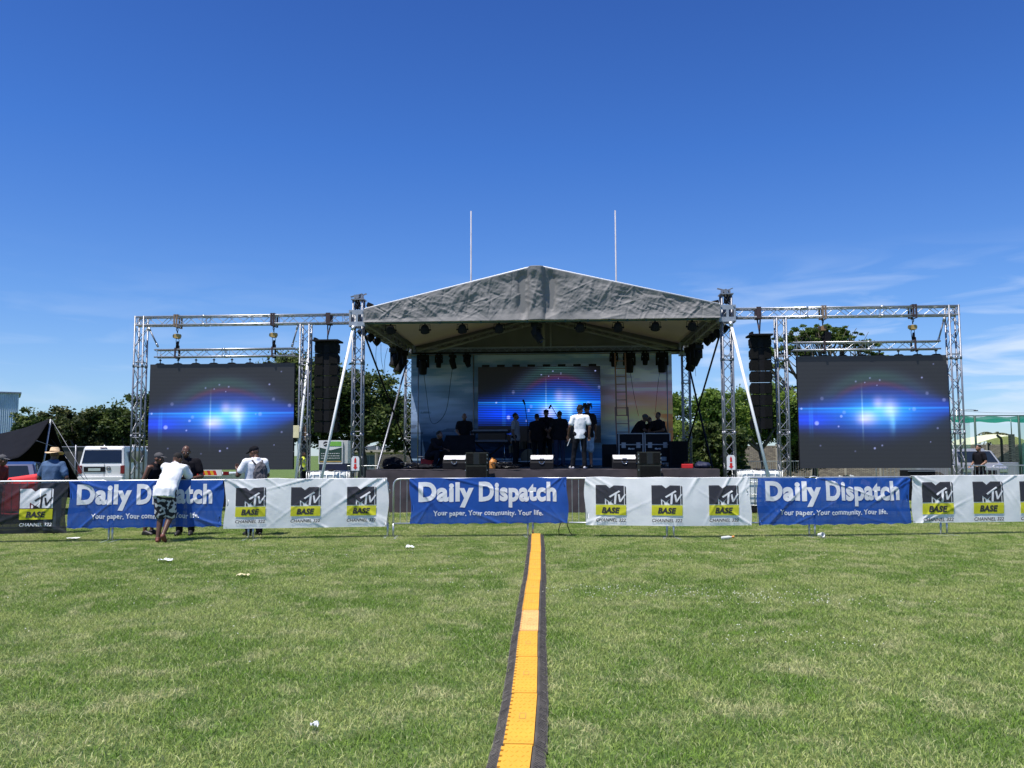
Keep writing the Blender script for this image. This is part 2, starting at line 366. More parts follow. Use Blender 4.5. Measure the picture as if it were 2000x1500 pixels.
# small clover flowers in drifts
def clover():
    mb = MB(); r = random.Random(3)
    drifts = [(gnd(1200, 1155), 1.3, 0.25, 70), (gnd(1370, 1165), 1.6, 0.2, 110), (gnd(1590, 1180), 1.0, 0.2, 60), (gnd(600, 1085), 1.2, 0.5, 70), (gnd(900, 1120), 1.5, 1.2, 50), (gnd(1560, 1260), 1.0, 0.5, 40), (gnd(300, 1150), 2.5, 2.0, 60), (gnd(1500, 1085), 3, 0.6, 60)]
    for c, sx, sy, n in drifts:
        for _ in range(n):
            p = c + V((r.gauss(0, sx * 0.6), r.gauss(0, sy * 0.7), 0)); s = r.uniform(0.004, 0.008)
            mb.ell(p + V((0, 0, r.uniform(0.03, 0.045))), (s, s, s * 0.8), n=5, k=3)
    tag(mb.build('clover_flowers', mat('clover', (0.75, 0.74, 0.6), 0.7)), 'tiny white clover flowers scattered in the grass', 'flowers', kind='stuff')
clover()

# ================================================================ trees
def foliage_mat(name):
    m = attr_mat(name, rough=0.55, trans=0.42, attr='leaf', spec=0.3); return m
foliage_mat('leaves')
mat('bark', (0.10, 0.085, 0.07), 0.9, 0, 0.3, 6, bump=0.5, bscale=12)
def tree(name, label, base, lobes, nleaf, ls, cols, trunk, seed, group, forks=7, flat=1.0, fill=0.5):
    """lobes: (dx, dy, z, rx, ry, rz) leaf masses round the trunk; cols: dark, mid, light leaf colours"""
    r = random.Random(seed); root = thing(name, label, 'tree', base, 0, group); mb = MB()
    ht, tr_ = trunk; top = V((r.uniform(-.2, .2), r.uniform(-.2, .2), ht))
    mb.path([V((0, 0, -0.1)), V((0.05, 0, ht * 0.5)), top], [tr_ * 1.3, tr_, tr_ * 0.8], 9)
    for L_ in lobes:
        c = V(L_[:3]); mid = top.lerp(c, 0.45) + V((r.uniform(-.2, .2), r.uniform(-.2, .2), -abs(c.z - top.z) * 0.12))
        mb.path([top - V((0, 0, .15)), mid, c], [tr_ * 0.6, tr_ * 0.38, tr_ * 0.16], 6)
        for _ in range(forks):
            e = c + V((r.uniform(-.8, .8) * L_[3], r.uniform(-.8, .8) * L_[4], r.uniform(-.3, .7) * L_[5])); s_ = mid.lerp(c, r.uniform(0.1, 0.9))
            mb.path([s_, s_.lerp(e, 0.5) + V((0, 0, -0.05 * (e - s_).length)), e], [tr_ * 0.2, tr_ * 0.12, tr_ * 0.05], 4)
    mb.build('trunk', 'bark', root)
    tot = sum(l[3] * l[4] + l[3] * l[5] for l in lobes); N_ = []; cs = []
    pv = np.zeros((nleaf * 4, 3), dtype=np.float32); cv = np.ones((nleaf, 4), dtype=np.float32); k = 0
    for L_ in lobes:
        n = int(nleaf * (L_[3] * L_[4] + L_[3] * L_[5]) / tot)
        nc = max(6, n // 75); clumps = []
        for _ in range(nc):
            while True:
                d = V((r.uniform(-1, 1), r.uniform(-1, 1), r.uniform(-1, 1)))
                if 0.1 < d.length < 1: break
            d = d.normalized() * (fill + (1 - fill) * r.random()) * r.uniform(0.85, 1.1)
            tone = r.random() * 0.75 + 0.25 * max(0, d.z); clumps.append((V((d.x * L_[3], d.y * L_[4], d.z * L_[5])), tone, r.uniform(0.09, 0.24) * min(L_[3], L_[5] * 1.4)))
        for i in range(n):
            if k >= nleaf: break
            cc, tone, cr_ = clumps[i % nc]
            p = V(L_[:3]) + cc + V((r.gauss(0, cr_), r.gauss(0, cr_), r.gauss(0, cr_ * 0.75 * flat)))
            a = V((r.gauss(0, 1), r.gauss(0, 1), r.gauss(0, .55))).normalized(); b = a.orthogonal().normalized(); b = (Matrix.Rotation(r.random() * 6.28, 3, a) @ b)
            s_ = ls * r.uniform(0.6, 1.3); q = p + a * s_ * 0.2
            pv[k * 4] = p - a * s_ * .5; pv[k * 4 + 1] = q - b * s_ * .32; pv[k * 4 + 2] = p + a * s_ * .5; pv[k * 4 + 3] = q + b * s_ * .32
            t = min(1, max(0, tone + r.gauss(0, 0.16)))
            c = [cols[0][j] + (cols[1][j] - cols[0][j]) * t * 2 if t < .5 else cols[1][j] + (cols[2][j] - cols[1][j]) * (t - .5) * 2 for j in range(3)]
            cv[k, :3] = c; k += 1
    pv = pv[:k * 4]; cv = cv[:k]
    me = bpy.data.meshes.new('crown'); me.from_pydata(pv.tolist(), [], [(i * 4, i * 4 + 1, i * 4 + 2, i * 4 + 3) for i in range(k)])
    me.materials.append(MATS['leaves']); ca = me.color_attributes.new('leaf', 'FLOAT_COLOR', 'CORNER'); ca.data.foreach_set('color', np.repeat(cv, 4, axis=0).ravel())
    o = bpy.data.objects.new('crown', me); C.objects.link(o); o.parent = root; return root
DARK = ((0.022, 0.045, 0.012), (0.060, 0.095, 0.022), (0.190, 0.230, 0.065))
BROWN = ((0.022, 0.040, 0.012), (0.070, 0.092, 0.026), (0.170, 0.175, 0.065))
LIGHT = ((0.040, 0.085, 0.014), (0.150, 0.240, 0.038), (0.300, 0.390, 0.080))
def lobes_ball(W, H, z0, n, seed, depth=None):
    r = random.Random(seed); out = []
    for i in range(n):
        u = (i + 0.5) / n * 2 - 1; hh = math.sqrt(max(0.15, 1 - u * u))
        for z_ in (0.30, 0.62):
            out.append((u * W * 0.72 + r.uniform(-.1, .1) * W, r.uniform(-.4, .4) * (depth or W), z0 + H * z_ * (0.72 + 0.35 * hh) + r.uniform(-.04, .04) * H, W * r.uniform(.32, .44), W * r.uniform(.3, .42), H * r.uniform(.20, .28)))
    return out
# hedge of dense trees at the far left
hedge_lbl = ['dense low tree beside the blue corrugated shed', 'dense tree rising right behind the black stretch tent peak', 'dense brownish tree directly above the gap between tent and white van', 'dense tree directly above the roof of the white van', 'taller dense tree behind the outermost left truss tower']
for i, (px, top, W) in enumerate([(58, 782, 1.9), (105, 775, 1.9), (158, 779, 2.0), (210, 772, 2.0), (268, 748, 2.5)]):
    b = at(px, 880, 47 + (i % 2) * 1.5); H = at(px, top, b.y).z; b.z = 0
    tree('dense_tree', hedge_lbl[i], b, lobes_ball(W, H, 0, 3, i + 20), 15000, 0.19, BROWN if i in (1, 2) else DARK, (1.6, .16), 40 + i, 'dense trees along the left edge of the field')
# big broadleaf trees behind the left screen and line array
for i, (px, top, W, D, lb) in enumerate([(352, 770, 2.6, 50, 'dark tree mostly hidden behind the large left screen'), (595, 678, 3.7, 47, 'tall dark tree whose crown tops the right end of the left screen'), (708, 712, 3.9, 45, 'spreading dark tree behind the left front roof tower, crown sloping down to the right')]):
    b = at(px, 880, D); H = at(px, top, D).z; b.z = 0
    lb_ = lobes_ball(W, H * 0.86, H * 0.16, 4, i + 60) if i != 2 else lobes_ball(W, H * 0.66, H * 0.37, 4, i + 60)
    if i == 2: lb_ = [(x, y, z * (1.0 - 0.085 * max(0, x + .5)), a, c, e) for x, y, z, a, c, e in lb_]
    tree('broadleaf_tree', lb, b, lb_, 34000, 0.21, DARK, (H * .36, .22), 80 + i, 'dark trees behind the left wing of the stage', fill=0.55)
# right hand trees
for i, (px, top, W, D, lb, cl) in enumerate([(1372, 740, 2.9, 44, 'light green tree just right of the printed stage backdrop', LIGHT), (1490, 752, 3.0, 47, 'green tree behind the right hanging line array', LIGHT), (1392, 815, 1.7, 39, 'low dark bushy tree at the right rear corner of the stage', DARK), (1590, 800, 2.6, 50, 'green tree mostly hidden behind the large right screen', DARK)]):
    b = at(px, 880, D); H = at(px, top, D).z; b.z = 0
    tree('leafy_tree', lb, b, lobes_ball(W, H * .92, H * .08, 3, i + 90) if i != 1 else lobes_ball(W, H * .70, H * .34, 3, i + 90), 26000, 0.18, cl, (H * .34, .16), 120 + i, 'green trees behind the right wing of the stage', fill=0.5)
b = at(1640, 880, 56); b.z = 0
ac = []
for px, py, rx in [(1590, 647, 2.2), (1640, 652, 2.0), (1555, 660, 1.8), (1682, 672, 1.6), (1705, 692, 1.2), (1525, 685, 1.8), (1500, 715, 1.5), (1620, 664, 2.0), (1570, 690, 1.2), (1520, 765, 1.6), (1490, 800, 1.5), (1540, 820, 1.5)]:
    p = at(px, py, 56 + rnd.uniform(-1.5, 1.5)) - b; ac.append((p.x, p.y - 0, p.z, rx, rx, 0.30 if py < 730 else 0.5))
tree('acacia_tree', 'tall flat-topped acacia rising above the right screen', b, ac, 34000, 0.17, ((.05, .09, .02), (.14, .21, .05), (.26, .33, .09)), (3.4, .28), 7, None, forks=14, flat=0.6, fill=0.2)
# ================================================================ trusses
def truss(root, p0, p1, wd=0.29, bay=0.34, rc=0.025, rb=0.009, m='alu', up=None, parts=True, joints=2.0, mb=None, tri=False):
    p0, p1 = V(p0), V(p1); d = (p1 - p0); Ln = d.length; d.normalize()
    up = V(up) if up else (V((0, 0, 1)) if abs(d.z) < 0.9 else V((0, 1, 0)))
    sd = d.cross(up).normalized(); up = sd.cross(d).normalized(); h = wd / 2 - rc
    cs = [sd * h + up * h, sd * -h + up * h, sd * -h + up * -h, sd * h + up * -h]
    one = mb or MB()
    for c in cs:
        b = one if mb or not parts else MB()
        b.tube(p0 + c, p1 + c, rc, n=8)
        k = joints
        while joints and k < Ln - 0.3:
            b.tube(p0 + c + d * (k - .05), p0 + c + d * (k + .05), rc * 1.28, n=8); k += joints
        if not mb and parts: b.build('chord', m, root)
    b = mb or (MB() if parts else one); n = max(2, round(Ln / bay))
    for q in range(4):
        a, e = cs[q], cs[(q + 1) % 4]
        if q % 2: a, e = e, a
        for i in range(n):
            s_, t_ = (a, e) if i % 2 == 0 else (e, a)
            b.tube(p0 + s_ + d * (Ln * i / n), p0 + t_ + d * (Ln * (i + 1) / n), rb, n=5, cap=False)
        k = 0.03
        while k < Ln:
            for kk in (k - .06, k + .06):
                if 0 < kk < Ln: b.tube(p0 + a + d * kk, p0 + e + d * kk, rb, n=5, cap=False)
            k += joints or Ln
    if not mb: b.build('bracing' if parts else 'truss_frame', m, root)
TZ0, TZ1 = 5.21, 5.50
def block(mb, c, s):
    x, y, z = s
    mb.box(V(c) + V((0, 0, 0)), (x, y, z))
TX = 5.06
# ---- four roof towers
for (sx, yl, lb) in [(-1, 0, 'left front roof tower with red arrow sign, beside the left line array'), (1, 0, 'right front roof tower with red arrow sign, beside the right line array'),
                     (-1, 7.75, 'left rear roof tower beside the left edge of the printed backdrop'), (1, 7.75, 'right rear roof tower beside the right edge of the printed backdrop')]:
    t = sthing('roof_tower', lb + ', silver box truss', 'truss tower', sx * TX, yl, 0, 0, 'truss towers holding up the stage roof')
    top = 5.98 if yl == 0 else 5.70
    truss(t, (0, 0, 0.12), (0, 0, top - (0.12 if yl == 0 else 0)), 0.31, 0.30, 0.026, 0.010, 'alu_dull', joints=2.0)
    b = MB(); b.box((0, 0, .05), (.75, .75, .04)); b.tube((-.6, 0, .06), (.6, 0, .06), .03); b.tube((0, -.6, .06), (0, .6, .06), .03)
    b.build('base_plate', 'alu_dull', t)
    # sleeve block: plates with two square openings
    b = MB(); hz = 0.46; zc = 5.34
    for yy in (-.215, .215):
        for x0, z0, w_, h_ in [(-.19, zc, .05, hz), (0, zc, .07, hz), (.19, zc, .05, hz), (-.10, zc + .165, .13, .13), (-.10, zc - .165, .13, .13), (.10, zc + .165, .13, .13), (.10, zc - .165, .13, .13)]:
            b.box((x0, yy + (0.002 if w_ == .13 else 0), z0), (w_, .012, h_))
    for xx in (-.221, .221): b.box((xx, 0, zc), (.012, .40, hz))
    for xx in (-.17, .17):
        for zz in (-.19, .19): b.tube((xx, -.24, zc + zz), (xx, -.21, zc + zz), .022)
    b.build('sleeve_block', 'block_grey', t)
    if yl == 0:
        b = MB(); b.box((0, 0, top - .10), (.36, .36, .03)); b.box((-.06, -.02, top + .03), (.34, .10, .02), (0, R(14 * sx), 0)); b.box((.1, .05, top + .05), (.22, .10, .015), (0, R(-20), 0))
        for xx in (-.1, .1): b.box((xx, 0, top - .03), (.03, .2, .14))
        b.tube((-.02, -.15, top - .02), (-.02, .15, top - .02), .06); b.build('head_block', 'alu_dull', t)
        b = MB(); b.path([(0, -.1, top), (.03, -.14, 5.75), (-.02, -.12, 5.6)], .025, 6); b.path([(-.06, .1, top), (-.05, -.12, 5.8), (.05, -.1, 5.6)], .02, 6); b.box((0, -.08, 5.72), (.12, .1, .18)); b.build('chain_hoist', 'black', t)
        x_, z_ = 0.0, 1.34
        b = MB(); b.prism([(x_ + .105 * math.cos(a) * (1) + .0, z_ + .0 + .09 * math.sin(a)) for a in []] or [(-.11, z_ - .20), (.11, z_ - .20), (.11, z_ + .13), (.07, z_ + .19), (-.07, z_ + .19), (-.11, z_ + .13)], -.190, -.176)
        sg = b.build('sign_plate', 'sign_white', t)
        b = MB(); b.prism([(-.028, z_ + .01), (.028, z_ + .01), (.028, z_ + .10), (0, z_ + .165), (-.028, z_ + .10)], -.196, -.192)
        b.prism([(0, z_ - .175), (.06, z_ - .105), (.032, z_ - .105), (.032, z_ - .02), (-.032, z_ - .02), (-.032, z_ - .105), (-.06, z_ - .105)], -.196, -.192)
        b.build('red_arrows', 'red', sg)

# ---- wing towers and beams
def frame_strap(mb, x, y, z0, z1, wd=.32): 
    for yy in (-wd / 2, wd / 2): mb.box((x, y + yy, (z0 + z1) / 2), (.05, .012, z1 - z0))
    mb.box((x, y, z1), (.05, wd, .012)); mb.box((x, y, z0), (.05, wd, .012))
WING = {-1: (-11.30, -6.55), 1: (11.02, 6.50)}
for sd_, nm in ((-1, 'left'), (1, 'right')):
    xo, xi = WING[sd_]
    for x, lb in ((xo, f'{nm} outermost truss tower at the far end of the {nm} wing beam'), (xi, f'{nm} wing truss tower between the {nm} screen and the line array')):
        t = sthing('truss_tower', lb, 'truss tower', x, 0, 0, 0, 'truss towers of the screen wings')
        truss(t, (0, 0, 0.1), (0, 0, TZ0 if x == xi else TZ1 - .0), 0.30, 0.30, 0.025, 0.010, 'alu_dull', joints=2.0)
        b = MB(); b.box((0, 0, .03), (.9, .9, .05)); b.build('base_plate', 'alu_dull', t)
    t = sthing('wing_beam', f'long horizontal silver truss beam of the {nm} wing over the {nm} screen', 'truss beam', 0, 0, 0, 0, 'long wing beams beside the stage roof')
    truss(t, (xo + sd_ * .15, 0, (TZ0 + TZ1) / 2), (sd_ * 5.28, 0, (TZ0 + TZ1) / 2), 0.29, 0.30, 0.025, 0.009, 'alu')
    zt = 4.56; xa, xb = (-10.86, -6.82) if sd_ < 0 else (6.80, 10.66)
    t = sthing('screen_beam', f'shorter truss beam hanging above the {nm} screen', 'truss beam', 0, 0, 0, 0, 'short beams carrying the side screens')
    truss(t, (xa, 0.02, zt - .125), (xb, 0.02, zt - .125), 0.25, 0.27, 0.022, 0.008, 'alu')
    for k, (px) in enumerate((347, 535) if sd_ < 0 else (1607, 1783)):
        x, _ = loc_of(px, 640, 0)
        lb = f'chain hoist with {"yellow" if (sd_, k) != (1, 0) else "brown"} motor, {"outer" if (sd_ < 0) == (k == 0) else "inner"} of the two above the {nm} screen'
        h = sthing('chain_hoist', lb, 'chain hoist', x, 0, 0, 0, 'chain hoists lifting the side screens')
        b = MB(); frame_strap(b, -.03, 0, TZ0 - .03, TZ1 + .02); frame_strap(b, .04, 0, TZ0 - .05, TZ1 + .02); b.build('strap', 'strap' if k else 'strap_tan', h)
        b = MB(); b.path([(0, -.02 + .05 * math.cos(a), TZ0 - .10 + .05 * math.sin(a)) for a in [i * math.pi / 4 for i in range(8)]], .012, 5, True); b.tube((0, 0, TZ0 - .14), (0, 0, TZ0 - .2), .015); b.build('hook', 'black', h)
        b = MB(); b.box((0, 0, TZ0 - .29), (.13, .16, .13)); b.tube((-.12, 0, TZ0 - .28), (.10, 0, TZ0 - .28), .055); b.build('motor', 'hoist_yellow' if (sd_, k) != (1, 0) else 'wood_brown', h, 0.01)
        b = MB()
        for dx in (-.03, .03): b.path([(dx, 0, TZ0 - .34), (dx * 1.5, .02, 4.9 - .1), (dx, .01, zt + .03)], .008, 5)
        b.tube((0, 0, TZ0 - .5), (0, 0, TZ0 - .62), .028); b.tube((.015, 0, 4.78), (.0, 0, 4.6), .03, .045); b.build('chain', 'black', h)
        b = MB(); frame_strap(b, 0.0, 0.02, zt - .27, zt + .02, .27); b.build('sling', 'strap', h)
        b = MB(); 
        if (sd_, k) == (1, 0): b.box((.11, 0, TZ0 - .52), (.16, .16, .26), (0, R(6), 0))
        else: b.tube((.06, .0, zt - .3), (.05, .0, zt + .1), .022)
        b.build('chain_bag', 'black_cloth', h, .01)

# ---- LED screens
def star_field(seed, n, U, W, asp):
    r = random.Random(seed); out = np.zeros_like(U)[..., None] * np.zeros(3)
    return out
def galaxy(U, W, gain=1.0, dark=0.0, lines=0.0, asp=1.345, core=1.0, sh=(0, 0)):
    U = U - sh[0]; W = W - sh[1]; g = lambda u, v, su, sv, p=1.0: np.exp(-(((U - u) / su) ** 2 + ((W - v) / sv) ** 2) ** p)
    c = np.zeros(U.shape + (3,))
    def add(m, rgb): 
        for i in range(3): c[..., i] += m * rgb[i]
    wdt = np.interp(U, [-.2, 0, .25, .5, .75, 1, 1.2], [.09, .10, .125, .175, .15, .06, .04])
    band = np.exp(-(np.abs(W - 0.455 - .075 * U) / wdt) ** 2.6)
    add(band, (0.0, 0.05, 0.62)); add(g(.54, .49, .34, .13), (0.0, 0.10, .40)); add(g(.54, .49, .20, .10), (.006, .25, .50))
    add(g(.06, .43, .14, .05), (0, .02, .7)); add(g(.5, .53, .7, .007), (.02, .30, .75)); add(g(.42, .51, .50, .022), (.0, .14, .4))
    add(g(.457, .45, .060, .055), (.66 * core, .40 * core, .34)); add(g(.43, .43, .03, .03), (.25, .2, .2)); add(g(.533, .57, .030, .050), (.44 * core, .28 * core, .30)); add(g(.612, .52, .046, .070), (.62 * core, .40 * core, .36)); add(g(.622, .42, .018, .08), (.12, .28, .4))
    add(g(.53, .49, .15, .085), (.05 * core, .26 * core, .4)); add(g(.427, .49, .0045, .15), (.26, .42, .42)); add(g(.632, .40, .010, .07), (.03, .16, .3))
    add(g(.09, .44, .006, .10), (.02, .12, .3)); add(g(.075, .44, .006, .10), (.02, .12, .3))
    rr = np.sqrt(((U - .53) / .40) ** 2 + ((W - .40) / .40) ** 2); up = np.clip((W - .52) * 6, 0, 1)
    add(np.exp(-((rr - 1.04) / .13) ** 2) * up * np.exp(-((U - .5) / .30) ** 2), (.008, .055, .012))
    add(np.exp(-((rr - .88) / .06) ** 2) * up * np.exp(-((U - .5) / .26) ** 2), (.075, .008, .016))
    add(np.exp(-((rr - .74) / .10) ** 2) * up * np.exp(-((U - .5) / .40) ** 2), (.015, .016, .13)); add(np.exp(-((rr - 1.05) / .16) ** 2) * up, (.015, .012, .05))
    r = random.Random(7)
    dots = [(.12, .40, .014, 1), (.02, .53, .007, .9), (.285, .46, .009, .7), (.265, .37, .006, .9), (.305, .495, .012, .3), (.83, .80, .006, .8), (.86, .66, .011, .3), (.91, .92, .005, .4), (.77, .52, .013, .4), (.50, .175, .007, .8), (.55, .20, .006, .6), (.14, .20, .006, .3), (.92, .35, .007, .4), (.39, .77, .006, .5), (.45, .76, .004, .8), (.485, .80, .006, .5), (.55, .78, .006, .5), (.53, .735, .004, .8), (.74, .52, .006, .4), (.97, .60, .012, .4), (.87, .23, .004, .7), (.37, .15, .006, .2), (.16, .62, .012, .25)]
    for u, v, s, a in dots: add(g(u, v, s, s * asp, 3), (.40 * a, .45 * a, .9 * a))
    return c
def tilemod(U, W, nx, ny, amp=.12):
    r = np.random.RandomState(4).rand(ny + 1, nx + 1); return 1 - amp + amp * r[(W * ny * .999).astype(int), (U * nx * .999).astype(int)]
attr_mat('led_side', rough=0.5, emit=0.62, base=(0.027, 0.028, 0.031), spec=0.25)
attr_mat('led_rear', rough=0.5, emit=0.78, base=(0.022, 0.022, 0.025), spec=0.2)
def screen(name, lb, x0, x1, z0, z1, yl, cols, rows, m, fn, group):
    w_ = x1 - x0; h_ = z1 - z0; t = sthing(name, lb, 'led screen', (x0 + x1) / 2, yl, z0, 0, group)
    pic_mesh('display', w_, h_, 280, 220, fn, m, t, -0.062)
    b = MB()
    for i in range(cols):
        for j in range(rows): b.box((-w_ / 2 + (i + .5) * w_ / cols, 0, (j + .5) * h_ / rows), (w_ / cols - .004, .12, h_ / rows - .004))
    b.build('cabinets', 'black', t)
    for i in range(cols):
        xx = -w_ / 2 + (i + .5) * w_ / cols; b = MB()
        if m == 'led_side':
            b.prism([(xx - .13, h_), (xx + .13, h_), (xx + .07, h_ + .035), (xx - .07, h_ + .035)], -.05, .05)
            b.tube((xx, 0, h_ + .03), (xx, 0, h_ + .16), .014); b.box((xx, 0, h_ + .12), (.05, .06, .03))
        else: b.box((xx, 0, h_ + .04), (w_ / cols * .5, .06, .08)); 
        b.build('hanging_bracket', 'black', t)
    return t
lx0, _ = loc_of(292.5, 810, 0.05); lx1, _ = loc_of(575, 810, 0.05); rx0, _ = loc_of(1558.5, 810, 0.05); rx1, _ = loc_of(1852, 810, 0.05)
def side_pic(top):
    def fn(U, W):
        c = galaxy(U, W) * tilemod(U, W, 8, 6, .10)[..., None]; c += np.array([.016, .018, .024])
        c *= (0.80 + 0.20 * np.cos(W * 2 * np.pi * 96) ** 2)[..., None]
        return c
    return fn
screen('side_screen', 'left large led screen glowing blue, behind the men at the barrier', lx0, lx1, 1.17, 4.13, 0.05, 8, 6, 'led_side', side_pic(0), 'large side screens')
screen('side_screen', 'right large led screen glowing blue, above the rightmost blue banner', rx0, rx1, 1.17, 4.17, 0.05, 8, 6, 'led_side', side_pic(1), 'large side screens')
bx0, _ = loc_of(934, 760, 6.6); bx1, btop = loc_of(1172, 715, 6.6)
def rear_pic(U, W):
    c = galaxy(U, .53 + (W - .53) / 1.5, core=.9, sh=(.13, 0)) * 1.15
    c *= (np.clip(np.sin(W * np.pi * 2 * 44) * .5 + .62, 0, 1) ** 1.5)[..., None]; c *= np.where(W < .22, 0.04, 1.0)[..., None]
    return c + .003
screen('rear_screen', 'striped blue led screen at the back of the stage behind the musicians', bx0, bx1, 1.95, btop, 6.6, 8, 5, 'led_rear', rear_pic, None)

# ---- printed backdrop
attr_mat('print', rough=0.8, spec=0.1)
kx0, _ = loc_of(803, 760, 7.35); kx1, _ = loc_of(1313, 760, 7.35)
def backdrop_pic(U, W):
    c = np.zeros(U.shape + (3,)); fx = 1 / (1 + np.exp(-(U - .70) / .06))
    nzz = np.array([[fbm(u * 5, v * 14, 3) for u in np.linspace(0, 1, 101)] for v in np.linspace(0, 1, 61)])
    n = nzz[np.clip((W * 60).astype(int), 0, 60), np.clip((U * 100).astype(int), 0, 100)]
    def st(stops, W):
        xs = [s[0] for s in stops]; return np.stack([np.interp(W, xs, [s[1][i] for s in stops]) for i in range(3)], -1)
    L_ = st([(0, (.02, .05, .12)), (.22, (.03, .07, .14)), (.42, (.20, .27, .40)), (.70, (.17, .26, .40)), (1, (.16, .28, .46))], W + n * .05)
    Rt = st([(0, (.05, .14, .26)), (.28, (.16, .24, .28)), (.42, (.50, .38, .15)), (.52, (.50, .26, .16)), (.62, (.40, .20, .26)), (.75, (.26, .23, .30)), (1, (.18, .28, .42))], W + n * .08)
    c = L_ * (1 - fx[..., None]) + Rt * fx[..., None]
    ee = (1 / (1 + np.exp(-(U - .93 - n * .05) / .012)) * 1 / (1 + np.exp((W - .50 - n * .3) / .03)))[..., None]; c = c * (1 - ee) + ee * np.array([.42, .15, .05])
    cl_ = np.clip((n + .05) * 3, 0, 1) * np.clip((W - .45) * 3, 0, 1); c = c * (1 - .45 * cl_[..., None]) + .45 * cl_[..., None] * np.array([.42, .44, .50])
    c = np.where(((W < .24 + n * .3 + .12 * np.exp(-((U - .0) / .06) ** 2)) & (U < .45))[..., None], c * .45, c)
    c *= (1.55 + .5 * n)[..., None] * (1 + .95 * fx)[..., None]
    c = np.where((np.abs(W - .055) < .006)[..., None], np.array([.35, .5, .65]), c)
    return c
t = sthing('stage_backdrop', 'printed backdrop of a blue sky and orange sunset hanging behind the stage', 'backdrop', (kx0 + kx1) / 2, 7.35, 1.16)
pic_mesh('fabric', kx1 - kx0, 4.08, 200, 120, backdrop_pic, 'print', t, 0, lambda x, z: .03 * fbm(x * .8, z * .25, 5))
b = MB()
for px in (817, 925, 1303):
    x, _ = loc_of(px, 760, 7.25); x -= (kx0 + kx1) / 2; b.tube((x, -.12, .02), (x, -.12, 4.0), .022)
xa, _ = loc_of(817, 760, 7.25); xb, _ = loc_of(925, 760, 7.25); b.tube((xa - (kx0 + kx1) / 2, -.12, .32), (xb - (kx0 + kx1) / 2, -.12, .32), .018); b.tube((kx0 - (kx0 + kx1) / 2, -.12, 4.0), (kx1 - (kx0 + kx1) / 2, -.12, 4.0), .02)
b.build('pipe_frame', 'alu_dull', t)

# ---- deck
DK = 1.157
t = sthing('stage_deck', 'raised stage platform with dark floor and brownish black cloth skirt', 'stage', 0, 0)
b = MB(); b.box((0.0, 3.9, DK - .06), (9.3, 8.2, .12)); b.build('floor_panels', mat('deck', (0.03, 0.028, 0.03), .75, 0, .4, 2), t)
b = MB(); b.sm = True
def skf(a, c):
    x = -4.75 + a * 9.5; z = DK + .004 - c * (DK - .0); e = min(a, 1 - a)
    return V((x, -.235 - .05 * c + .03 * c * math.sin(x * 7 + 2 * fbm(x, 0)) + .02 * fbm(x * 2, z * 2, 1), z - .02 * abs(fbm(x * .9, 3)) * (c < .05)))
b.grid(220, 20, skf)
b.grid(200, 3, lambda a, c: V((-4.75 + a * 9.5, -.235 + c * .5, DK + .004 + .012 * fbm(a * 12, c * 3, 8))))
for sx in (-1, 1): b.grid(10, 60, lambda a, c: V((sx * (4.75 + .04 * math.sin(c * 40) * a), -.235 + c * 8.2, DK - a * DK)))
b.build('skirt', 'skirt_cloth', t)
for x in (-4.4, 0, 4.4):
    for y in (.2, 3.8, 7.4): b = MB(); b.tube((x, y, 0), (x, y, DK - .1), .03); b.build('leg', 'steel', t)

# ================================================================ roof
AX, AZ, EX, RY0, RY1 = -0.07, loc_of(1052, 521.5, -.2)[1], 4.86, -0.18, 7.95
EZ = loc_of(716, 604, -.2)[1]; 
def roof_z(x):
    s = (AX - (-EX)) if x < AX else (EX - AX); d = max(0, abs(x - AX) - .17); return AZ - (AZ - EZ) * d / (s - .17)
t = sthing('stage_roof', 'large gabled stage roof with crumpled grey front tarpaulin and beige underside', 'stage roof', 0, 0)
b = MB(); b.sm = True
b.grid(80, 24, lambda a, c: V((-EX + a * 2 * EX, RY0 + c * (RY1 - RY0), roof_z(-EX + a * 2 * EX) + .015 * math.sin(c * 3.14159 * 3) ** 2 - .012 * abs(fbm(a * 9, c * 6)))))
b.build('canopy', 'canopy', t, solid=.006)
def crease(x, z):
    v = 0.0
    for (a, sc, am) in [(.5, .8, .085), (-.75, 1.5, .060), (1.2, 2.6, .040), (-.3, 4.6, .024), (.9, 8, .013), (.2, 13, .006)]:
        xx = x * math.cos(a) + z * math.sin(a); zz = -x * math.sin(a) + z * math.cos(a)
        n = noise.noise(V((xx * sc * .55 + 3.1 * a, zz * sc * 1.5, a * 7))); v += am * (0.45 - min(abs(n), .5) * 2.6)
    return v
b = MB(); b.sm = True
TARP_Y = -.170; FR_ = random.Random(21); FOLD = []
for _ in range(150):
    fx_ = FR_.uniform(-EX, EX); FOLD.append((fx_, FR_.uniform(TZ0, max(TZ0 + .2, roof_z(fx_))), FR_.choice([FR_.uniform(.2, 1.1), FR_.uniform(-1.1, -.2), FR_.uniform(1.2, 1.9)]), FR_.uniform(.15, .65), FR_.uniform(.014, .04), FR_.choice([-1, 1, 1]) * FR_.uniform(.004, .014)))
def folds_at(x, z):
    v = 0.0
    for fx_, fz_, an_, ln_, wd_, am_ in FOLD:
        if abs(x - fx_) > ln_ or abs(z - fz_) > ln_: continue
        ca, sa = math.cos(an_), math.sin(an_); al = (x - fx_) * ca + (z - fz_) * sa; ac_ = -(x - fx_) * sa + (z - fz_) * ca
        v += am_ * math.exp(-(ac_ / wd_) ** 2) * max(0, 1 - (al / ln_) ** 2)
    return v
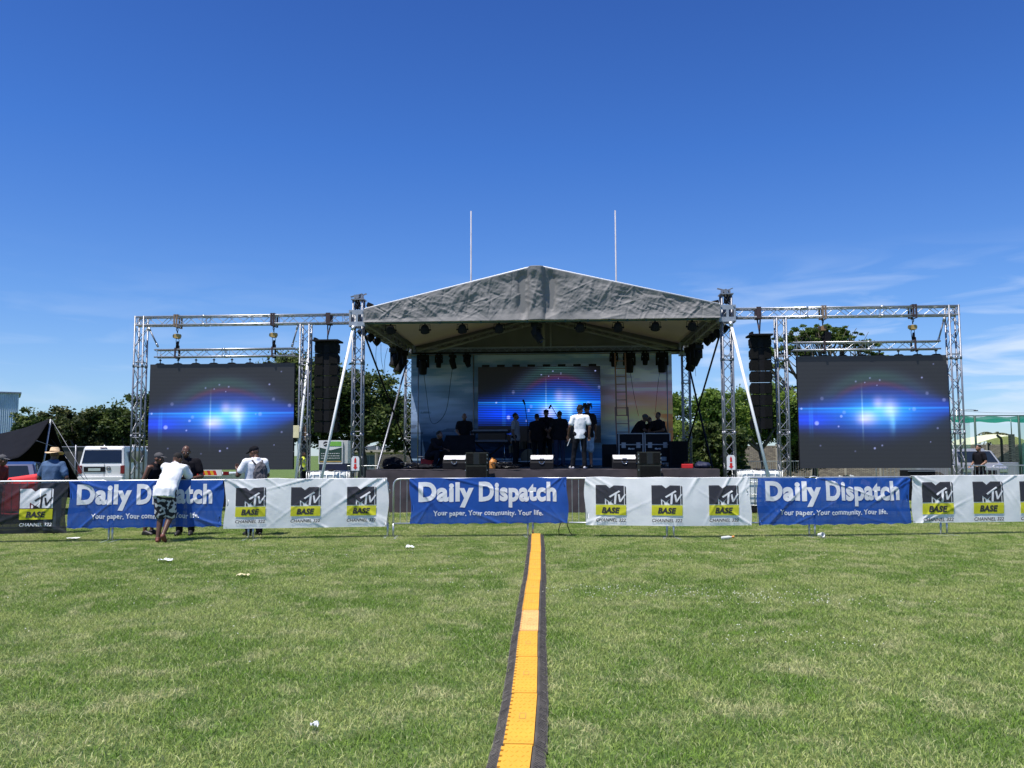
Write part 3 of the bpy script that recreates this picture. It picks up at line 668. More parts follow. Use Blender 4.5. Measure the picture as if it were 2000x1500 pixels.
def gab(a, c):
    x = -EX + a * 2 * EX; zt = roof_z(x) - .012; hem = TZ0 - .005 + .018 * abs(fbm(x * 2.2, 1)) ; z = hem + c * (zt - hem)
    hh = zt - hem; ed = min(1, c * 4, (1 - c) * 5 + .15) * min(1, hh * 1.6); d = crease(x, z * 1.0) * ed
    px_ = (x - (AX - .02)) / .24; pillow = .19 * max(0, 1 - px_ ** 4) if abs(px_) < 1 else 0
    fl = .10 * max(0, 1 - c * 7) * (0.5 + .5 * noise.noise(V((x * 1.8, 0, 0))))
    side = -.11 * math.exp(-((abs(x - AX) - .40) / .11) ** 2)
    return V((x, min(TARP_Y, RY0 - .085 - d * .42 - folds_at(x, z) * min(1, hh * 3) - pillow * (.6 + .4 * c) - fl * .5 - side * ed), z))
b.grid(560, 72, gab); b.build('front_tarpaulin', 'grey_tarp', t, solid=.004)
b = MB(); b.sm = True
b.grid(80, 12, lambda a, c: V((-EX + a * 2 * EX, RY1 - .02 + .02 * fbm(a * 20, c * 3), TZ0 - .03 + c * (roof_z(-EX + a * 2 * EX) + .07 - TZ0)))); b.build('rear_tarpaulin', 'back_gable', t, solid=.004)
b = MB()
b.path([(-EX, RY0 - .01, EZ + .01), (AX - .17, RY0 - .01, AZ + .01), (AX + .17, RY0 - .01, AZ + .01), (EX, RY0 - .01, EZ + .01)], .022, 6); b.build('sunlit_rim', 'white_paint', t)  # white tube stands in for sunlight along the canopy's front rim
for sx in (-1, 1):
    b = MB(); b.sm = True
    b.grid(60, 6, lambda a, c: V((sx * (5.24 + .02 * math.sin(a * 50)), .25 + a * 7.6, TZ0 + c * .44 - .015 * math.sin(a * 31)))); b.grid(40, 2, lambda a, c: V((sx * (EX - .02 + c * .40), .25 + a * 7.6, EZ - .0 + .005 - c * .03))); b.build('side_valance', 'back_gable', t, solid=.004)
zc = (TZ0 + TZ1) / 2
def sub_truss(name, p0, p1, m='alu_dull', wd=.29, **k):
    mb = MB(); truss(None, p0, p1, wd, .32, .025, .009, m, mb=mb, **k); return mb.build(name, m, t)
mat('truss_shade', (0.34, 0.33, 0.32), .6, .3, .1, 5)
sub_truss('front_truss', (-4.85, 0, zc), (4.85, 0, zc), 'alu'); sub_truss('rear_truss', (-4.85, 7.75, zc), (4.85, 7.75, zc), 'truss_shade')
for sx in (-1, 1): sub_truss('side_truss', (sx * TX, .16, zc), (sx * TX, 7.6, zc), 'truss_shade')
for y in (.15, 7.45, 3.8):
    for sx in (-1, 1):
        if y == 3.8: continue
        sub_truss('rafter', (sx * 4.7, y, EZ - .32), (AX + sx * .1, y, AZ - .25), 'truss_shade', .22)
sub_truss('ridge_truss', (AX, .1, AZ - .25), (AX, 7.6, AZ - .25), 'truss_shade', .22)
b = MB(); 
for px in (1000, 1052, 1057, 1125, 1190): 
    x, _ = loc_of(px, 690, 7.4); b.tube((x, 7.5, 4.75), (x, 7.5, 5.2), .018)
b.tube((AX, 7.5, 5.4), (AX, 7.5, AZ - .3), .05); b.tube((AX + .25, 7.5, 5.4), (AX + .25, 7.5, AZ - .35), .03); b.build('rear_post', 'truss_shade', t)
b = MB()   # pole clamps and hem batten along the front edge
b.tube((-4.8, RY0 - .04, TZ0 - .03), (4.8, RY0 - .04, TZ0 - .03), .022)
for px in (1190, 1225, 1262, 1300, 1342, 1376, 1104, 1148, 1030, 860, 940): 
    x, _ = loc_of(px, 625, -.2); b.box((x, RY0 - .06, TZ0 - .03), (.05, .05, .06))
b.build('hem_batten', 'green_dark', t)

# ---- PAR cans and moving heads
def par_can(x, y, z, lb, group, yaw=0.0, tilt=0.5, hang=.17, fat=1.0):
    t = sthing('par_lamp', lb, 'stage light', x, y, z, yaw, group)
    b = MB(); w_ = .145 * fat
    b.path([(-w_, 0, -hang - .03), (-w_, 0, -.03), (w_, 0, -.03), (w_, 0, -hang - .03)], .011, 5); b.build('yoke', 'black', t)
    b = MB(); q = Matrix.Rotation(tilt, 3, 'X'); b.lathe([(.05, .14), (.10, .10), (.125, 0), (.13, -.07), (.12, -.08), (.10, -.06), (.0, -.05)], 14, (0, 0, -hang), q)
    for s_ in (-1, 1): b.tube((s_ * .12, 0, -hang), (s_ * .17, 0, -hang), .022)
    b.build('can', 'black', t)
    b = MB(); b.tube((0, 0, -.04), (0, 0, .03), .025); b.build('clamp', 'black', t); return t
gp = 'stage lamps hanging under the front edge of the roof'
for k, px in enumerate([763, 830, 903, 975, 1133, 1207, 1280, 1352]):
    x, _ = loc_of(px, 640, .05)
    par_can(x, .05, TZ0 - .015, f'black lamp under the front edge of the roof, {["first","second","third","fourth","fifth","sixth","seventh","eighth"][k]} of eight from the left', gp, 0, .6)
def moving_head(x, y, z, lb, group, yaw=0.0, tilt=.2, s=1.0, lens=False):
    t = sthing('moving_head', lb, 'stage light', x, y, z, yaw, group)
    b = MB(); b.box((0, 0, -.07 * s), (.36 * s, .24 * s, .13 * s)); b.tube((-.08 * s, 0, 0), (-.08 * s, 0, .05), .03); b.tube((.08 * s, 0, 0), (.08 * s, 0, .05), .03); b.build('base', 'black', t, .015 * s)
    b = MB()
    for q in (-1, 1): b.box((q * .165 * s, 0, -.26 * s), (.06 * s, .13 * s, .28 * s))
    b.box((0, 0, -.15 * s), (.36 * s, .14 * s, .04 * s)); b.build('yoke', 'black', t, .015 * s)
    M = Matrix.Rotation(tilt, 3, 'X'); b = MB(); b.lathe([(.07 * s, .20 * s), (.12 * s, .16 * s), (.135 * s, 0), (.125 * s, -.14 * s), (.115 * s, -.26 * s), (.10 * s, -.265 * s)], 16, (0, 0, -.36 * s), M); h = b.build('head', 'black', t)
    b = MB(); b.lathe([(.095 * s, -.262 * s), (.07 * s, -.275 * s), (.0, -.28 * s)], 16, (0, 0, -.36 * s), M); b.build('lens', 'glass_dark', h); return t
gp = 'moving head lights hanging from the rear truss'
for k, (px, s, ti, yw) in enumerate([(826, 1.15, .1, 0), (857, .75, .2, .3), (884, .85, -.3, 1.4), (912, .75, -.5, .9), (1199, .8, .1, 0), (1229, 1.15, .1, 0), (1260, .72, .1, 0), (1293, 1.15, .1, 0)]):
    x, _ = loc_of(px, 700, 7.0)
    sd = 'left' if k < 4 else 'right'; kk = ['first', 'second', 'third', 'fourth'][k % 4]
    moving_head(x, 7.0, TZ0 - .06, f'black moving head light on the rear truss, {kk} of the {sd} hand four', gp, yw, ti, s)
b = MB(); b.tube((-4.8, 7.0, TZ0 - .01), (4.8, 7.0, TZ0 - .01), .03); tt = sthing('lighting_bar', 'dark lighting bar along the rear truss carrying the moving heads', 'lighting bar', 0, 0); b.build('bar', 'black', tt)
x, _ = loc_of(1048, 640, .1); moving_head(x, .12, TZ0 - .02, 'single black moving head hanging under the middle of the roof front', None, 1.2, -.6, .9)
gp = 'moving head clusters at the rear corners of the roof'
for sx, yy, s, lb in [(-1, 6.1, 1.3, 'larger black moving head near the left rear corner of the roof'), (-1, 5.2, 1.1, 'black moving head just in front of the left rear corner light'), (1, 6.1, 1.3, 'larger black moving head near the right rear corner of the roof'), (1, 5.2, 1.15, 'black moving head just in front of the right rear corner light')]:
    moving_head(sx * TX, yy, TZ0 - .02, lb, gp, sx * .7, .5 * sx, s)
gp = 'small lamps along the sides of the roof'
for sx in (-1, 1):
    for k, yy in enumerate((.9, 1.9, 2.8, 3.7)):
        if sx < 0 and k == 3: continue
        par_can(sx * (TX + .12), yy, TZ0 - .0, f'small black lamp under the {"left" if sx < 0 else "right"} side of the roof, {["nearest","second nearest","third nearest","fourth nearest"][k]} to the front tower', gp, sx * 1.2, -.9 * 1, .13, .8)
b = MB(); b.box((-TX + .33, -.05, 5.72), (.16, .12, .12), (0, .4, 0)); b.tube((-TX + .2, -.05, 5.6), (-TX + .33, -.05, 5.72), .02)
tt = sthing('corner_lamp', 'small black lamp on top of the left end of the roof beside the tower', 'stage light', 0, 0); b.build('housing', 'black', tt)
b = MB(); b.box((TX - .30, -.05, 5.66), (.2, .12, .1), (0, -.2, 0)); b.tube((TX - .2, -.05, 5.5), (TX - .3, -.05, 5.66), .02)
tt = sthing('corner_lamp', 'small black lamp on top of the right end of the roof beside the tower', 'stage light', 0, 0); b.build('housing', 'black', tt)

# ---- line arrays
def line_array(px0, px1, pyt, pyb, n, lb):
    yl = -.25; x0, zt = loc_of(px0, pyt, yl); x1, zb = loc_of(px1, pyb, yl); cx = (x0 + x1) / 2; W_ = x1 - x0; h = (zt - zb) / n
    t = sthing('line_array', lb, 'loudspeaker', cx, yl, 0, 0, 'hanging line array loudspeakers')
    b = MB(); b.box((0, .15, zt + .03), (W_ + .06, .6, .05)); b.box((-W_ / 2 + .03, .0, zt + .07), (.06, .3, .08)); b.build('top_bumper', 'black', t, .01)
    b = MB(); b.path([(0, .1, zt + .05), (0, .12, zt + .15), (-.03, .2, TZ0 - .03)], .02, 6); b.path([(0, .1, zt + .15), (.05, .2, TZ0 - .03)], .02, 6)
    b.box((0, .25, (TZ0 + TZ1) / 2), (.12, .31, .32)); b.build('hanging_strap', 'strap', t)
    for i in range(n):
        z = zt - (i + .5) * h; a = R(-.5 + i * .35); c = V((0, .012 * i * i * .12, z)); M = Matrix.Rotation(a, 3, 'X')
        b = MB()
        def P(x, y, zz): return c + M @ V((x, y, zz))
        hw, hh = W_ / 2, h / 2 - .004
        vs = [P(-hw, 0, -hh), P(hw, 0, -hh), P(hw, 0, hh), P(-hw, 0, hh), P(-hw * .8, .45, -hh * .75), P(hw * .8, .45, -hh * .75), P(hw * .8, .45, hh * .75), P(-hw * .8, .45, hh * .75)]
        b.add(vs, [(0, 1, 2, 3), (5, 4, 7, 6), (4, 0, 3, 7), (1, 5, 6, 2), (3, 2, 6, 7), (4, 5, 1, 0)])
        cb = b.build('cabinet', 'black', t, .008)
        for sx in (-1, 1):
            b = MB()
            b.add([P(sx * hw * .95, -.008, -hh * .85), P(sx * hw * .28, .0 - .03, -hh * .85), P(sx * hw * .28, -.03, hh * .85), P(sx * hw * .95, -.008, hh * .85)][::sx], [(0, 1, 2, 3)])
            b.box(P(sx * (hw + .012), .1, 0), (.02, .10, h * .5), M)
            b.build('grille', mat('grille', (.010, .010, .010), .85, 0, .5, 60, spec=.1) if 'grille' not in MATS else 'grille', cb)
    return t
line_array(615, 658, 668, 845, 8, 'left hanging black line array loudspeaker between two truss towers')
line_array(1465, 1511, 657, 838, 8, 'right hanging black line array loudspeaker between two truss towers')

# ---- braces
def pole(name, lb, p0, p1, r, m, cat='brace pole', group=None, clamp=True):
    t = sthing(name, lb, cat, 0, 0, 0, 0, group); b = MB(); b.tube(p0, p1, r, n=10); b.build('tube', m, t)
    if clamp:
        b = MB(); d = (V(p1) - V(p0)).normalized()
        for p, s_ in ((V(p0), 1), (V(p1), -1)): b.tube(p + d * s_ * .02, p + d * s_ * .12, r * 1.5, n=8)
        b.build('clamp', 'steel', t)
    return t
g_ = 'white slanting brace poles in front of the stage towers'
def foot_of(p0, px, py, yl):
    x, z = loc_of(px, py, yl); p0 = V(p0); q = V((x, yl, z)); return p0 + (q - p0) * (p0.z / (p0.z - q.z))
pole('brace_pole', 'long white pole slanting down to the left from the left front tower', (-TX - .08, -.25, 5.12), foot_of((-TX - .08, -.25, 5.12), 632, 915, -.75), .038, 'white_paint', group=g_)
pole('brace_pole', 'long white pole slanting down to the right from the right front tower', (TX + .06, -.25, 5.10), foot_of((TX + .06, -.25, 5.10), 1501, 930, -.8), .038, 'white_paint', group=g_)
g_ = 'dark slanting braces at the sides of the stage'
for sx, nm in ((-1, 'left'), (1, 'right')):
    pole('side_brace', f'dark brace from the top of the {nm} rear tower to the {nm} front tower foot', (sx * TX, 7.4, 5.0), (sx * (TX - .1), .7, 0.02), .032, 'alu_dull' if sx < 0 else 'black', group=g_)
    pole('side_brace', f'dark brace from the top of the {nm} front tower back to the rear tower', (sx * (TX - .05), .25, 5.1), (sx * (TX - .35), 6.8, DK + .03), .028, 'black', group=g_)
x0, z0 = loc_of(600, 640, -.22); x1, z1 = loc_of(573, 936, -.4)
pole('screen_brace', 'white tube slanting beside the right edge of the left screen', (x0, .1, 5.0), (x1, -.4, max(z1 - .8, 0.02)), .035, 'white_paint')
for px0, px1, nm in ((290, 309, 'left end'), (582, 570, 'right end')):
    xa, za = loc_of(px0, 640, .1); xb, zb = loc_of(px1, 678, .1)
    pole('corner_strut', f'thin grey strut at the {nm} of the short beam over the left screen', (xa, .1, TZ0), (xb, .1, zb), .022, 'alu_dull', group='thin struts above the side screens')
xa, za = loc_of(1845, 622, .1); xb, zb = loc_of(1832, 668, .1)
pole('corner_strut', 'thin grey strut at the right end of the short beam over the right screen', (xa, .1, TZ0), (xb, .1, zb), .022, 'alu_dull', group='thin struts above the side screens')
xa, za = loc_of(578, 843, -.3)
tt = sthing('notice_board', 'small cream board fixed to the white tube beside the left screen', 'board', xa, -.28, za); b = MB(); b.box((0, 0, 0), (.16, .03, .34)); b.build('panel', 'cream', tt, .004); b = MB(); b.box((.04, .05, 0), (.03, .06, .06)); b.build('bracket', 'steel', tt)
xa, za = loc_of(594, 845, .25)
tt = sthing('notice_board', 'narrow beige board behind the truss tower left of the line array', 'board', xa, .28, za); b = MB(); b.box((0, 0, 0), (.10, .03, .42)); b.build('panel', 'strap_tan', tt, .004)

# ---- goal posts behind
gx0 = at(920, 412, 32.9); gx1 = at(1201.5, 412, 32.9)
t = thing('rugby_goal', 'tall white rugby goal posts standing behind the stage roof', 'goal posts', (gx0.x, 32.9, 0))
for x in (0, gx1.x - gx0.x): b = MB(); b.tube((x, 0, 0), (x, 0, gx0.z), .040, .028, 10); b.build('upright', 'goal_white', t)
b = MB(); b.tube((0, 0, 3.0), (gx1.x - gx0.x, 0, 3.0), .05); b.build('crossbar', 'goal_white', t)
# ================================================================ crowd barriers and banners
BPX = [(-57, 1062, 212, 1057.5), (219, 1057.5, 485, 1054), (494, 1054, 757, 1049.5), (768, 1050.5, 1031, 1048), (1041, 1047.5, 1303, 1051), (1316, 1051.5, 1581, 1048), (1592, 1049, 1838, 1045), (1850, 1045, 2106, 1041)]
RAIL_Z, LOW_Z = 1.115, 0.27
def barrier_mesh(t, Ln, feet=True, m='steel', bars=True):
    b = MB(); r = .12; pts = []
    for k in range(5): a = math.pi - k * math.pi / 8; pts.append((r + r * math.cos(a), 0, RAIL_Z - r + r * math.sin(a)))
    pts = [(0, 0, LOW_Z - .0)] + pts; q = [(Ln - p[0], p[1], p[2]) for p in reversed(pts)]
    b.path(pts + q, .0185, 8); b.tube((0, 0, LOW_Z), (Ln, 0, LOW_Z), .016)
    b.build('frame', m, t)
    b = MB(); n = int(Ln / .125)
    for i in range(1, n): b.tube((Ln * i / n, 0, LOW_Z), (Ln * i / n, 0, RAIL_Z), .0065, n=5, cap=False)
    b.build('bar_infill', m, t)
    for x in (0.0, Ln):
        b = MB(); b.tube((x, 0, 0.015), (x, 0, LOW_Z + .01), .0185); b.box((x + (.05 if x == 0 else -.05), 0, .008), (.05, .62, .012)); b.build('foot', m, t)
    b = MB(); 
    for z in (.45, .9): b.path([(Ln, 0, z), (Ln + .035, 0, z + .01), (Ln + .04, 0, z - .06)], .008, 5)
    b.build('hook', m, t)
FR = []
nm = ['black banner hangs on it', 'white T-shirt man leans on it', 'third from the left, only a white banner on it', 'bare left end before the middle blue banner', 'just right of the yellow cable ramp', 'between the middle white banner and the right blue banner', 'near the crushed paper cup', 'at the right edge of the picture']
for i, (x0, y0, x1, y1) in enumerate(BPX):
    a, b_ = gnd(x0, y0), gnd(x1, y1); d = b_ - a; Ln = d.length; yaw = math.atan2(d.y, d.x)
    t = thing('crowd_barrier', f'front row steel crowd barrier, {nm[i]}', 'crowd barrier', a, yaw, 'crowd barriers in the front row')
    barrier_mesh(t, Ln); FR.append((a, b_, yaw, Ln))
def on_line(px):
    """point and direction of the barrier row at a pixel column"""
    best = None
    for k, (a, b_, yaw, Ln) in enumerate(FR):
        x0, x1 = BPX[k][0], BPX[k][2]
        if x0 - 8 <= px <= x1 + 8: best = (a, b_, yaw, (px - x0) / (x1 - x0), k)
    a, b_, yaw, f, k = best; return a.lerp(b_, f), yaw, k
def banner_mat(name, col, alpha=.86, trans=.28):
    m = mat(name, col, .55, 0, .04, 3, bump=.12, bscale=14, trans=trans, alpha=alpha); return m
banner_mat('banner_blue', (0.008, 0.085, 0.42), .93, .12); banner_mat('banner_white', (0.92, 0.92, 0.92), .95, .12); banner_mat('banner_black', (0.018, 0.018, 0.022), .90, .1)
banner_mat('ink_white', (0.86, 0.86, 0.88), .96, .1); banner_mat('ink_black', (0.035, 0.033, 0.045), .93, .1); banner_mat('ink_yellow', (0.66, 0.64, 0.02), .95, .1)
def mtv_logo(x, z, w_, dark):
    """stacked block mark, yellow panel and channel line; returns [(polys or text, material index)]"""
    h = w_ * .63; out = []; A, B = (1, 0) if dark else (0, 1)
    # block: big three dimensional M, notch at the top
    P = lambda q: [(x + u * w_, z + v * h) for u, v in q]
    blk = [P([(0, 0), (.35, 0), (.35, .28), (.47, .08), (.58, .28), (.58, 1), (.52, .80), (.46, .86), (.36, 1), (0, 1)])]
    blk = [P([(0, 0), (.30, 0), (.30, .30), (.0, 1)]), P([(.30, .30), (.46, .84), (.34, 1), (0, 1)]), P([(.30, .30), (.46, .12), (.60, .30), (.60, 1), (.46, .84)]), P([(.60, .1), (.93, 0), (.93, 1), (.60, 1)]), P([(.955, 0), (1, 0), (1.0, .94), (.955, 1)]), P([(.34, 0), (.40, 0), (.40, .12), (.34, .2)]), P([(.50, .12), (.60, .0), (.60, .30)]), P([(.60, 0), (.93, 0), (.60, .1)])]
    out.append((blk, 'ink_white' if dark else 'ink_black'))
    def stroke(pts, r):
        res = []
        for (a, b_) in zip(pts, pts[1:]):
            d = V((b_[0] - a[0], b_[1] - a[1])); n = V((-d.y, d.x)).normalized() * r; e = d.normalized() * r * .4
            res.append(P([(a[0] - n.x - e.x, a[1] - n.y * 1.58 - e.y), (b_[0] - n.x + e.x, b_[1] - n.y * 1.58 + e.y), (b_[0] + n.x + e.x, b_[1] + n.y * 1.58 + e.y), (a[0] + n.x - e.x, a[1] + n.y * 1.58 - e.y)]))
        return res
    tv = stroke([(.46, .38), (.78, .70)], .030) + stroke([(.66, .56), (.63, .02)], .034) + stroke([(.76, .52), (.80, .14)], .030) + stroke([(.80, .14), (.97, .54)], .026)
    out.append((tv, 'banner_black' if dark else 'ink_white'))
    out.append(([P([(-.01, -.58), (.99, -.58), (1.0, -.04), (0, -.04)])], 'ink_yellow'))
    return out, (x + w_ * .19, z - h * .46, w_ * .60, h * .29), (x + w_ * .0, z - h * .92, w_ * .98, h * .17)
def banner(kind, px0, px1, z1, z0, lb, seed, scallop=False):
    p0, yaw0, k0 = on_line(px0); p1, _, k1 = on_line(px1)
    d = p1 - p0; W_ = d.length; yaw = math.atan2(d.y, d.x); p0 = p0.copy()
    t = thing('banner', lb, 'banner', (p0.x, p0.y, 0), yaw, 'sponsor banners tied to the barriers')
    ca0, sa0 = math.cos(yaw), math.sin(yaw); LP = []
    for a_, b_, _, _ in FR:
        for q_ in (a_, b_): dx_, dy_ = q_.x - p0.x, q_.y - p0.y; LP.append((dx_ * ca0 + dy_ * sa0, -dx_ * sa0 + dy_ * ca0))
    def line_y(x): return float(np.interp(x, [q_[0] for q_ in LP], [q_[1] for q_ in LP]))
    ly = [line_y(W_ * i / 80) for i in range(81)]; ly = [min(ly[max(0, i - 4):i + 5]) for i in range(81)]; ly = [sum(ly[max(0, i - 3):i + 4]) / len(ly[max(0, i - 3):i + 4]) for i in range(81)]
    def base_y(x): f = min(79.999, max(0, x / W_ * 80)); i = int(f); return ly[i] * (1 - f + i) + ly[i + 1] * (f - i)
    base = {'blue': 'banner_blue', 'white': 'banner_white', 'black': 'banner_black'}[kind]
    r = random.Random(seed); folds = []
    for _ in range(16):
        cx = r.choice([0, W_, r.uniform(0, W_)]); cz = r.choice([z1, z1, z0]); an = r.uniform(.25, 1.2) * (1 if cx < W_ / 2 else -1)
        folds.append((cx + r.uniform(-.2, .2), cz, an, r.uniform(.006, .020), r.uniform(.012, .035), r.uniform(.3, 1.1)))
    def dep(x, z):
        y = -.032 - .010 * noise.noise(V((x * 1.3, z * 1.5, seed))) - .007 * noise.noise(V((x * 5, z * 3, seed + 9))) 
        u = (x / W_); y += -.03 * math.sin(math.pi * min(1, max(0, (z1 - z) / (z1 - z0)))) * (.5 + .5 * noise.noise(V((x * 1.1, 0, seed + 3))))
        for cx, cz, an, am, wd, ln in folds:
            dx, dz = x - cx, z - cz; ca, sa = math.cos(an), math.sin(an) * (-1 if cz == z1 else 1)
            al = dx * ca + dz * sa; ac = -dx * sa + dz * ca
            if 0 < abs(al) < ln * 2: y -= am * math.exp(-(ac / wd) ** 2) * max(0, 1 - abs(al) / (ln * 1.6))
        return min(y, -.021) + base_y(x)
    def edge(x, z):
        zz = z; f = (z - z0) / (z1 - z0)
        zz += (.018 * noise.noise(V((x * 1.7, 3, seed))) - .012) * f
        if scallop: zz += .022 * abs(math.sin(x * 11 + seed)) * (1 - f)
        xx = x + .02 * math.sin(z * 7 + seed) * (1 if x < .05 or x > W_ - .05 else 0)
        return xx, zz
    M = [base, 'ink_white', 'ink_black', 'ink_yellow', 'banner_black']; b = MB(); b.sm = True
    def fab(a, c):
        x, z = edge(a * W_, z0 + c * (z1 - z0)); return V((x, dep(x, z), z))
    b.grid(int(W_ / .018), 44, fab)
    # the strip folded over the rail
    b.grid(int(W_ / .05), 5, lambda a, c: V((edge(a * W_, z1)[0], base_y(a * W_) - .021 + c * .045 if c else dep(a * W_, z1), edge(a * W_, z1)[1] + .006 * math.sin(c * math.pi))))
    def put(vf, mi, lift):
        b.cur = M.index(mi); vs = []
        for v in vf[0]: x, z = edge(v.x, v.y); vs.append(V((x, dep(x, z) - lift, z)))
        b.add(vs, vf[1]); b.cur = 0
    if kind == 'blue':
        s0 = .055 * W_
        def txt(s, x, z, w_, h_, bold, lift, sh=0.0, mi='ink_white'):
            vf = text2d(s, w_, h_, bold, sh, .022); put(([V((v.x + x, v.y + z, 0)) for v in vf[0]], vf[1]), mi, lift)
        txt('Daily', .052 * W_, .700, .350 * W_, .365, .043, .006); txt('Dispatch', .435 * W_, .700, .495 * W_, .365, .043, .006)
        txt('Your paper. Your community. Your life.', .145 * W_, .410, .70 * W_, .098, .028, .006)
    else:
        xs = [.065, .40, .745] if kind == 'white' and seed != 7 else [.06, .365, .65]
        lw = .183 * W_ if kind == 'white' else .60
        if kind == 'black': xs = [(W_ - 1.82) / W_, (W_ - .80) / W_]; lw = .57
        for q in xs:
            if q * W_ + lw > W_ or q < 0: continue
            ps, bt, ct = mtv_logo(q * W_, .635, lw, kind == 'black')
            for k, (pp, mi) in enumerate(ps): put(cut2d(pp, .018), mi, .005 + .003 * k)
            for s, (x, z, w_, h_), bo, mi in (('BASE', bt, .05, 'ink_black'), ('CHANNEL 322', ct, .022, 'ink_white' if kind == 'black' else 'ink_black')):
                vf = text2d(s, w_, h_, bo, .22, .04); put(([V((v.x + x, v.y + z, 0)) for v in vf[0]], vf[1]), mi, .015)
    b.build('fabric', M, t)
    b = MB()
    for x in (.03, W_ - .03):
        for z in (z1 - .03, z0 + .03): by_ = base_y(x); b.path([(x, by_ - .045, z), (x, by_ - .01, z + .01), (x + .02, by_ + .02, z), (x, by_ - .01, z - .01)], .004, 4)
    b.build('cable_tie', 'black', t)
banner('black', -60, 128, 1.09, .17, 'black banner with white and yellow logo blocks at the left edge of the barrier row', 1)
banner('blue', 132, 434, 1.12, .24, 'blue newspaper banner at the left, behind the leaning man in patterned shorts', 2, True)
banner('white', 438, 757, 1.14, .21, 'white banner with three logo blocks below the man with the backpack', 3)
banner('blue', 801, 1110, 1.135, .25, 'blue newspaper banner in the middle, above the start of the yellow cable ramp', 4, True)
banner('white', 1145, 1465, 1.14, .23, 'white banner with three logo blocks between two blue banners', 5)
banner('blue', 1479, 1776, 1.11, .22, 'blue newspaper banner under the right led screen', 6, True)
banner('white', 1781, 2103, 1.15, .24, 'white banner with logo blocks at the right edge of the barrier row', 7)

# ================================================================ cable ramp
def ramp_center(y):
    P_ = [(1045, 1047.5), (1090, 1046.5), (1130, 1044), (1160, 1041), (1200, 1036.8), (1240, 1033.5), (1356, 1027), (1454, 1016), (1500, 1009), (1700, 975)]
    g = [(gnd(x, yy).y, gnd(x, yy).x) for yy, x in P_]; g.sort()
    for (a, xa), (c, xc) in zip(g, g[1:]):
        if a <= y <= c: return xa + (xc - xa) * (y - a) / (c - a)
    return g[0][1] if y < g[0][0] else g[-1][1]
ys = [3.68, 4.64, 5.60, 6.58, 7.52, 8.50, 9.47, 10.45, 11.45, 12.45, 13.45, 14.45, 15.45, 16.45]
wordn = ['nearest the camera, cut by the picture edge', 'second from the camera', 'third from the camera', 'fourth from the camera', 'fifth from the camera, with a dusty pinkish lid', 'sixth from the camera', 'seventh from the camera', 'eighth from the camera', 'sixth from the barriers', 'fifth from the barriers', 'fourth from the barriers', 'third from the barriers', 'last one below the middle blue banner']
for k in range(13):
    y0, y1 = ys[k], ys[k + 1]; a = V((ramp_center(y0), y0, 0)); b_ = V((ramp_center(y1), y1, 0)); d = b_ - a; Ln = d.length; off = (-.002, .003, .0)[k % 3]
    t = thing('cable_ramp', f'black cable ramp section with yellow lid, {wordn[k]}', 'cable ramp', a, math.atan2(d.y, d.x) - math.pi / 2, 'cable ramp sections in a row')
    b = MB(); e = .006
    prof = [(-.150, 0), (-.150, .016), (-.085, .052), (-.085, .044), (.085, .044), (.085, .052), (.150, .016), (.150, 0)]
    n = len(prof); vs = [(x + off, e, z) for x, z in prof] + [(x + off, Ln - e, z) for x, z in prof]
    b.add(vs, [tuple(reversed(range(n))), tuple(range(n, 2 * n))] + [(i, (i + 1) % n, (i + 1) % n + n, i + n) for i in range(n)])
    for i in range(36):      # ribs on the slopes
        yy = Ln * (i + .5) / 36
        for s_ in (-1, 1): b.box((off + s_ * .118, yy, .035), (.055, .008, .004), (0, R(29 * s_), 0))
    for i in range(5):
        yy = Ln * (i + .5) / 5
        for s_ in (-1, 1): b.box((off + s_ * .122, yy, .0335), (.026, .024, .008), (0, R(29 * s_), 0))
    b.build('base', 'rubber', t)
    b = MB(); nt = 12; L_ = []; W2 = .076
    for i in range(nt):
        y_a = .008 + (Ln - .016) * i / nt; st = (Ln - .016) / nt
        L_ += [(-W2 - .010, y_a), (-W2 - .010, y_a + st * .62), (-W2 + .006, y_a + st * .62), (-W2 + .006, y_a + st)]
    poly = L_ + [(W2, Ln - .008), (W2, .008)]
    n = len(poly); b.add([(x + off, y, .057) for x, y in poly] + [(x + off, y, .040) for x, y in poly], [tuple(reversed(range(n))), tuple(range(n, 2 * n))] + [(i, (i + 1) % n, (i + 1) % n + n, i + n) for i in range(n)])
    r = random.Random(k)
    for i in range(14):
        for j in range(5):
            if 5 < i < 8 and 0 < j < 4: continue
            b.box((off - .055 + j * .0275 + (.007 if i % 2 else 0), .05 + i * (Ln - .1) / 13, .0578), (.004, .026, .0022), (0, 0, R(28 if (i + j) % 2 else -28)))
    lid = b.build('lid', 'yellow_lid' if k != 4 else mat('dusty_lid', (.80, .42, .14), .7, 0, .15, 8), t)
    b = MB(); c_ = V((off, Ln * .5, .0585))
    for dx in (-.018, .018): b.box(c_ + V((dx, 0, 0)), (.003, .10, .002))
    for dy in (-.05, .05): b.box(c_ + V((0, dy, 0)), (.036, .003, .002))
    b.build('handle_slot', 'dusty_lid' if 'dusty_lid' in MATS else 'hoist_yellow', lid)
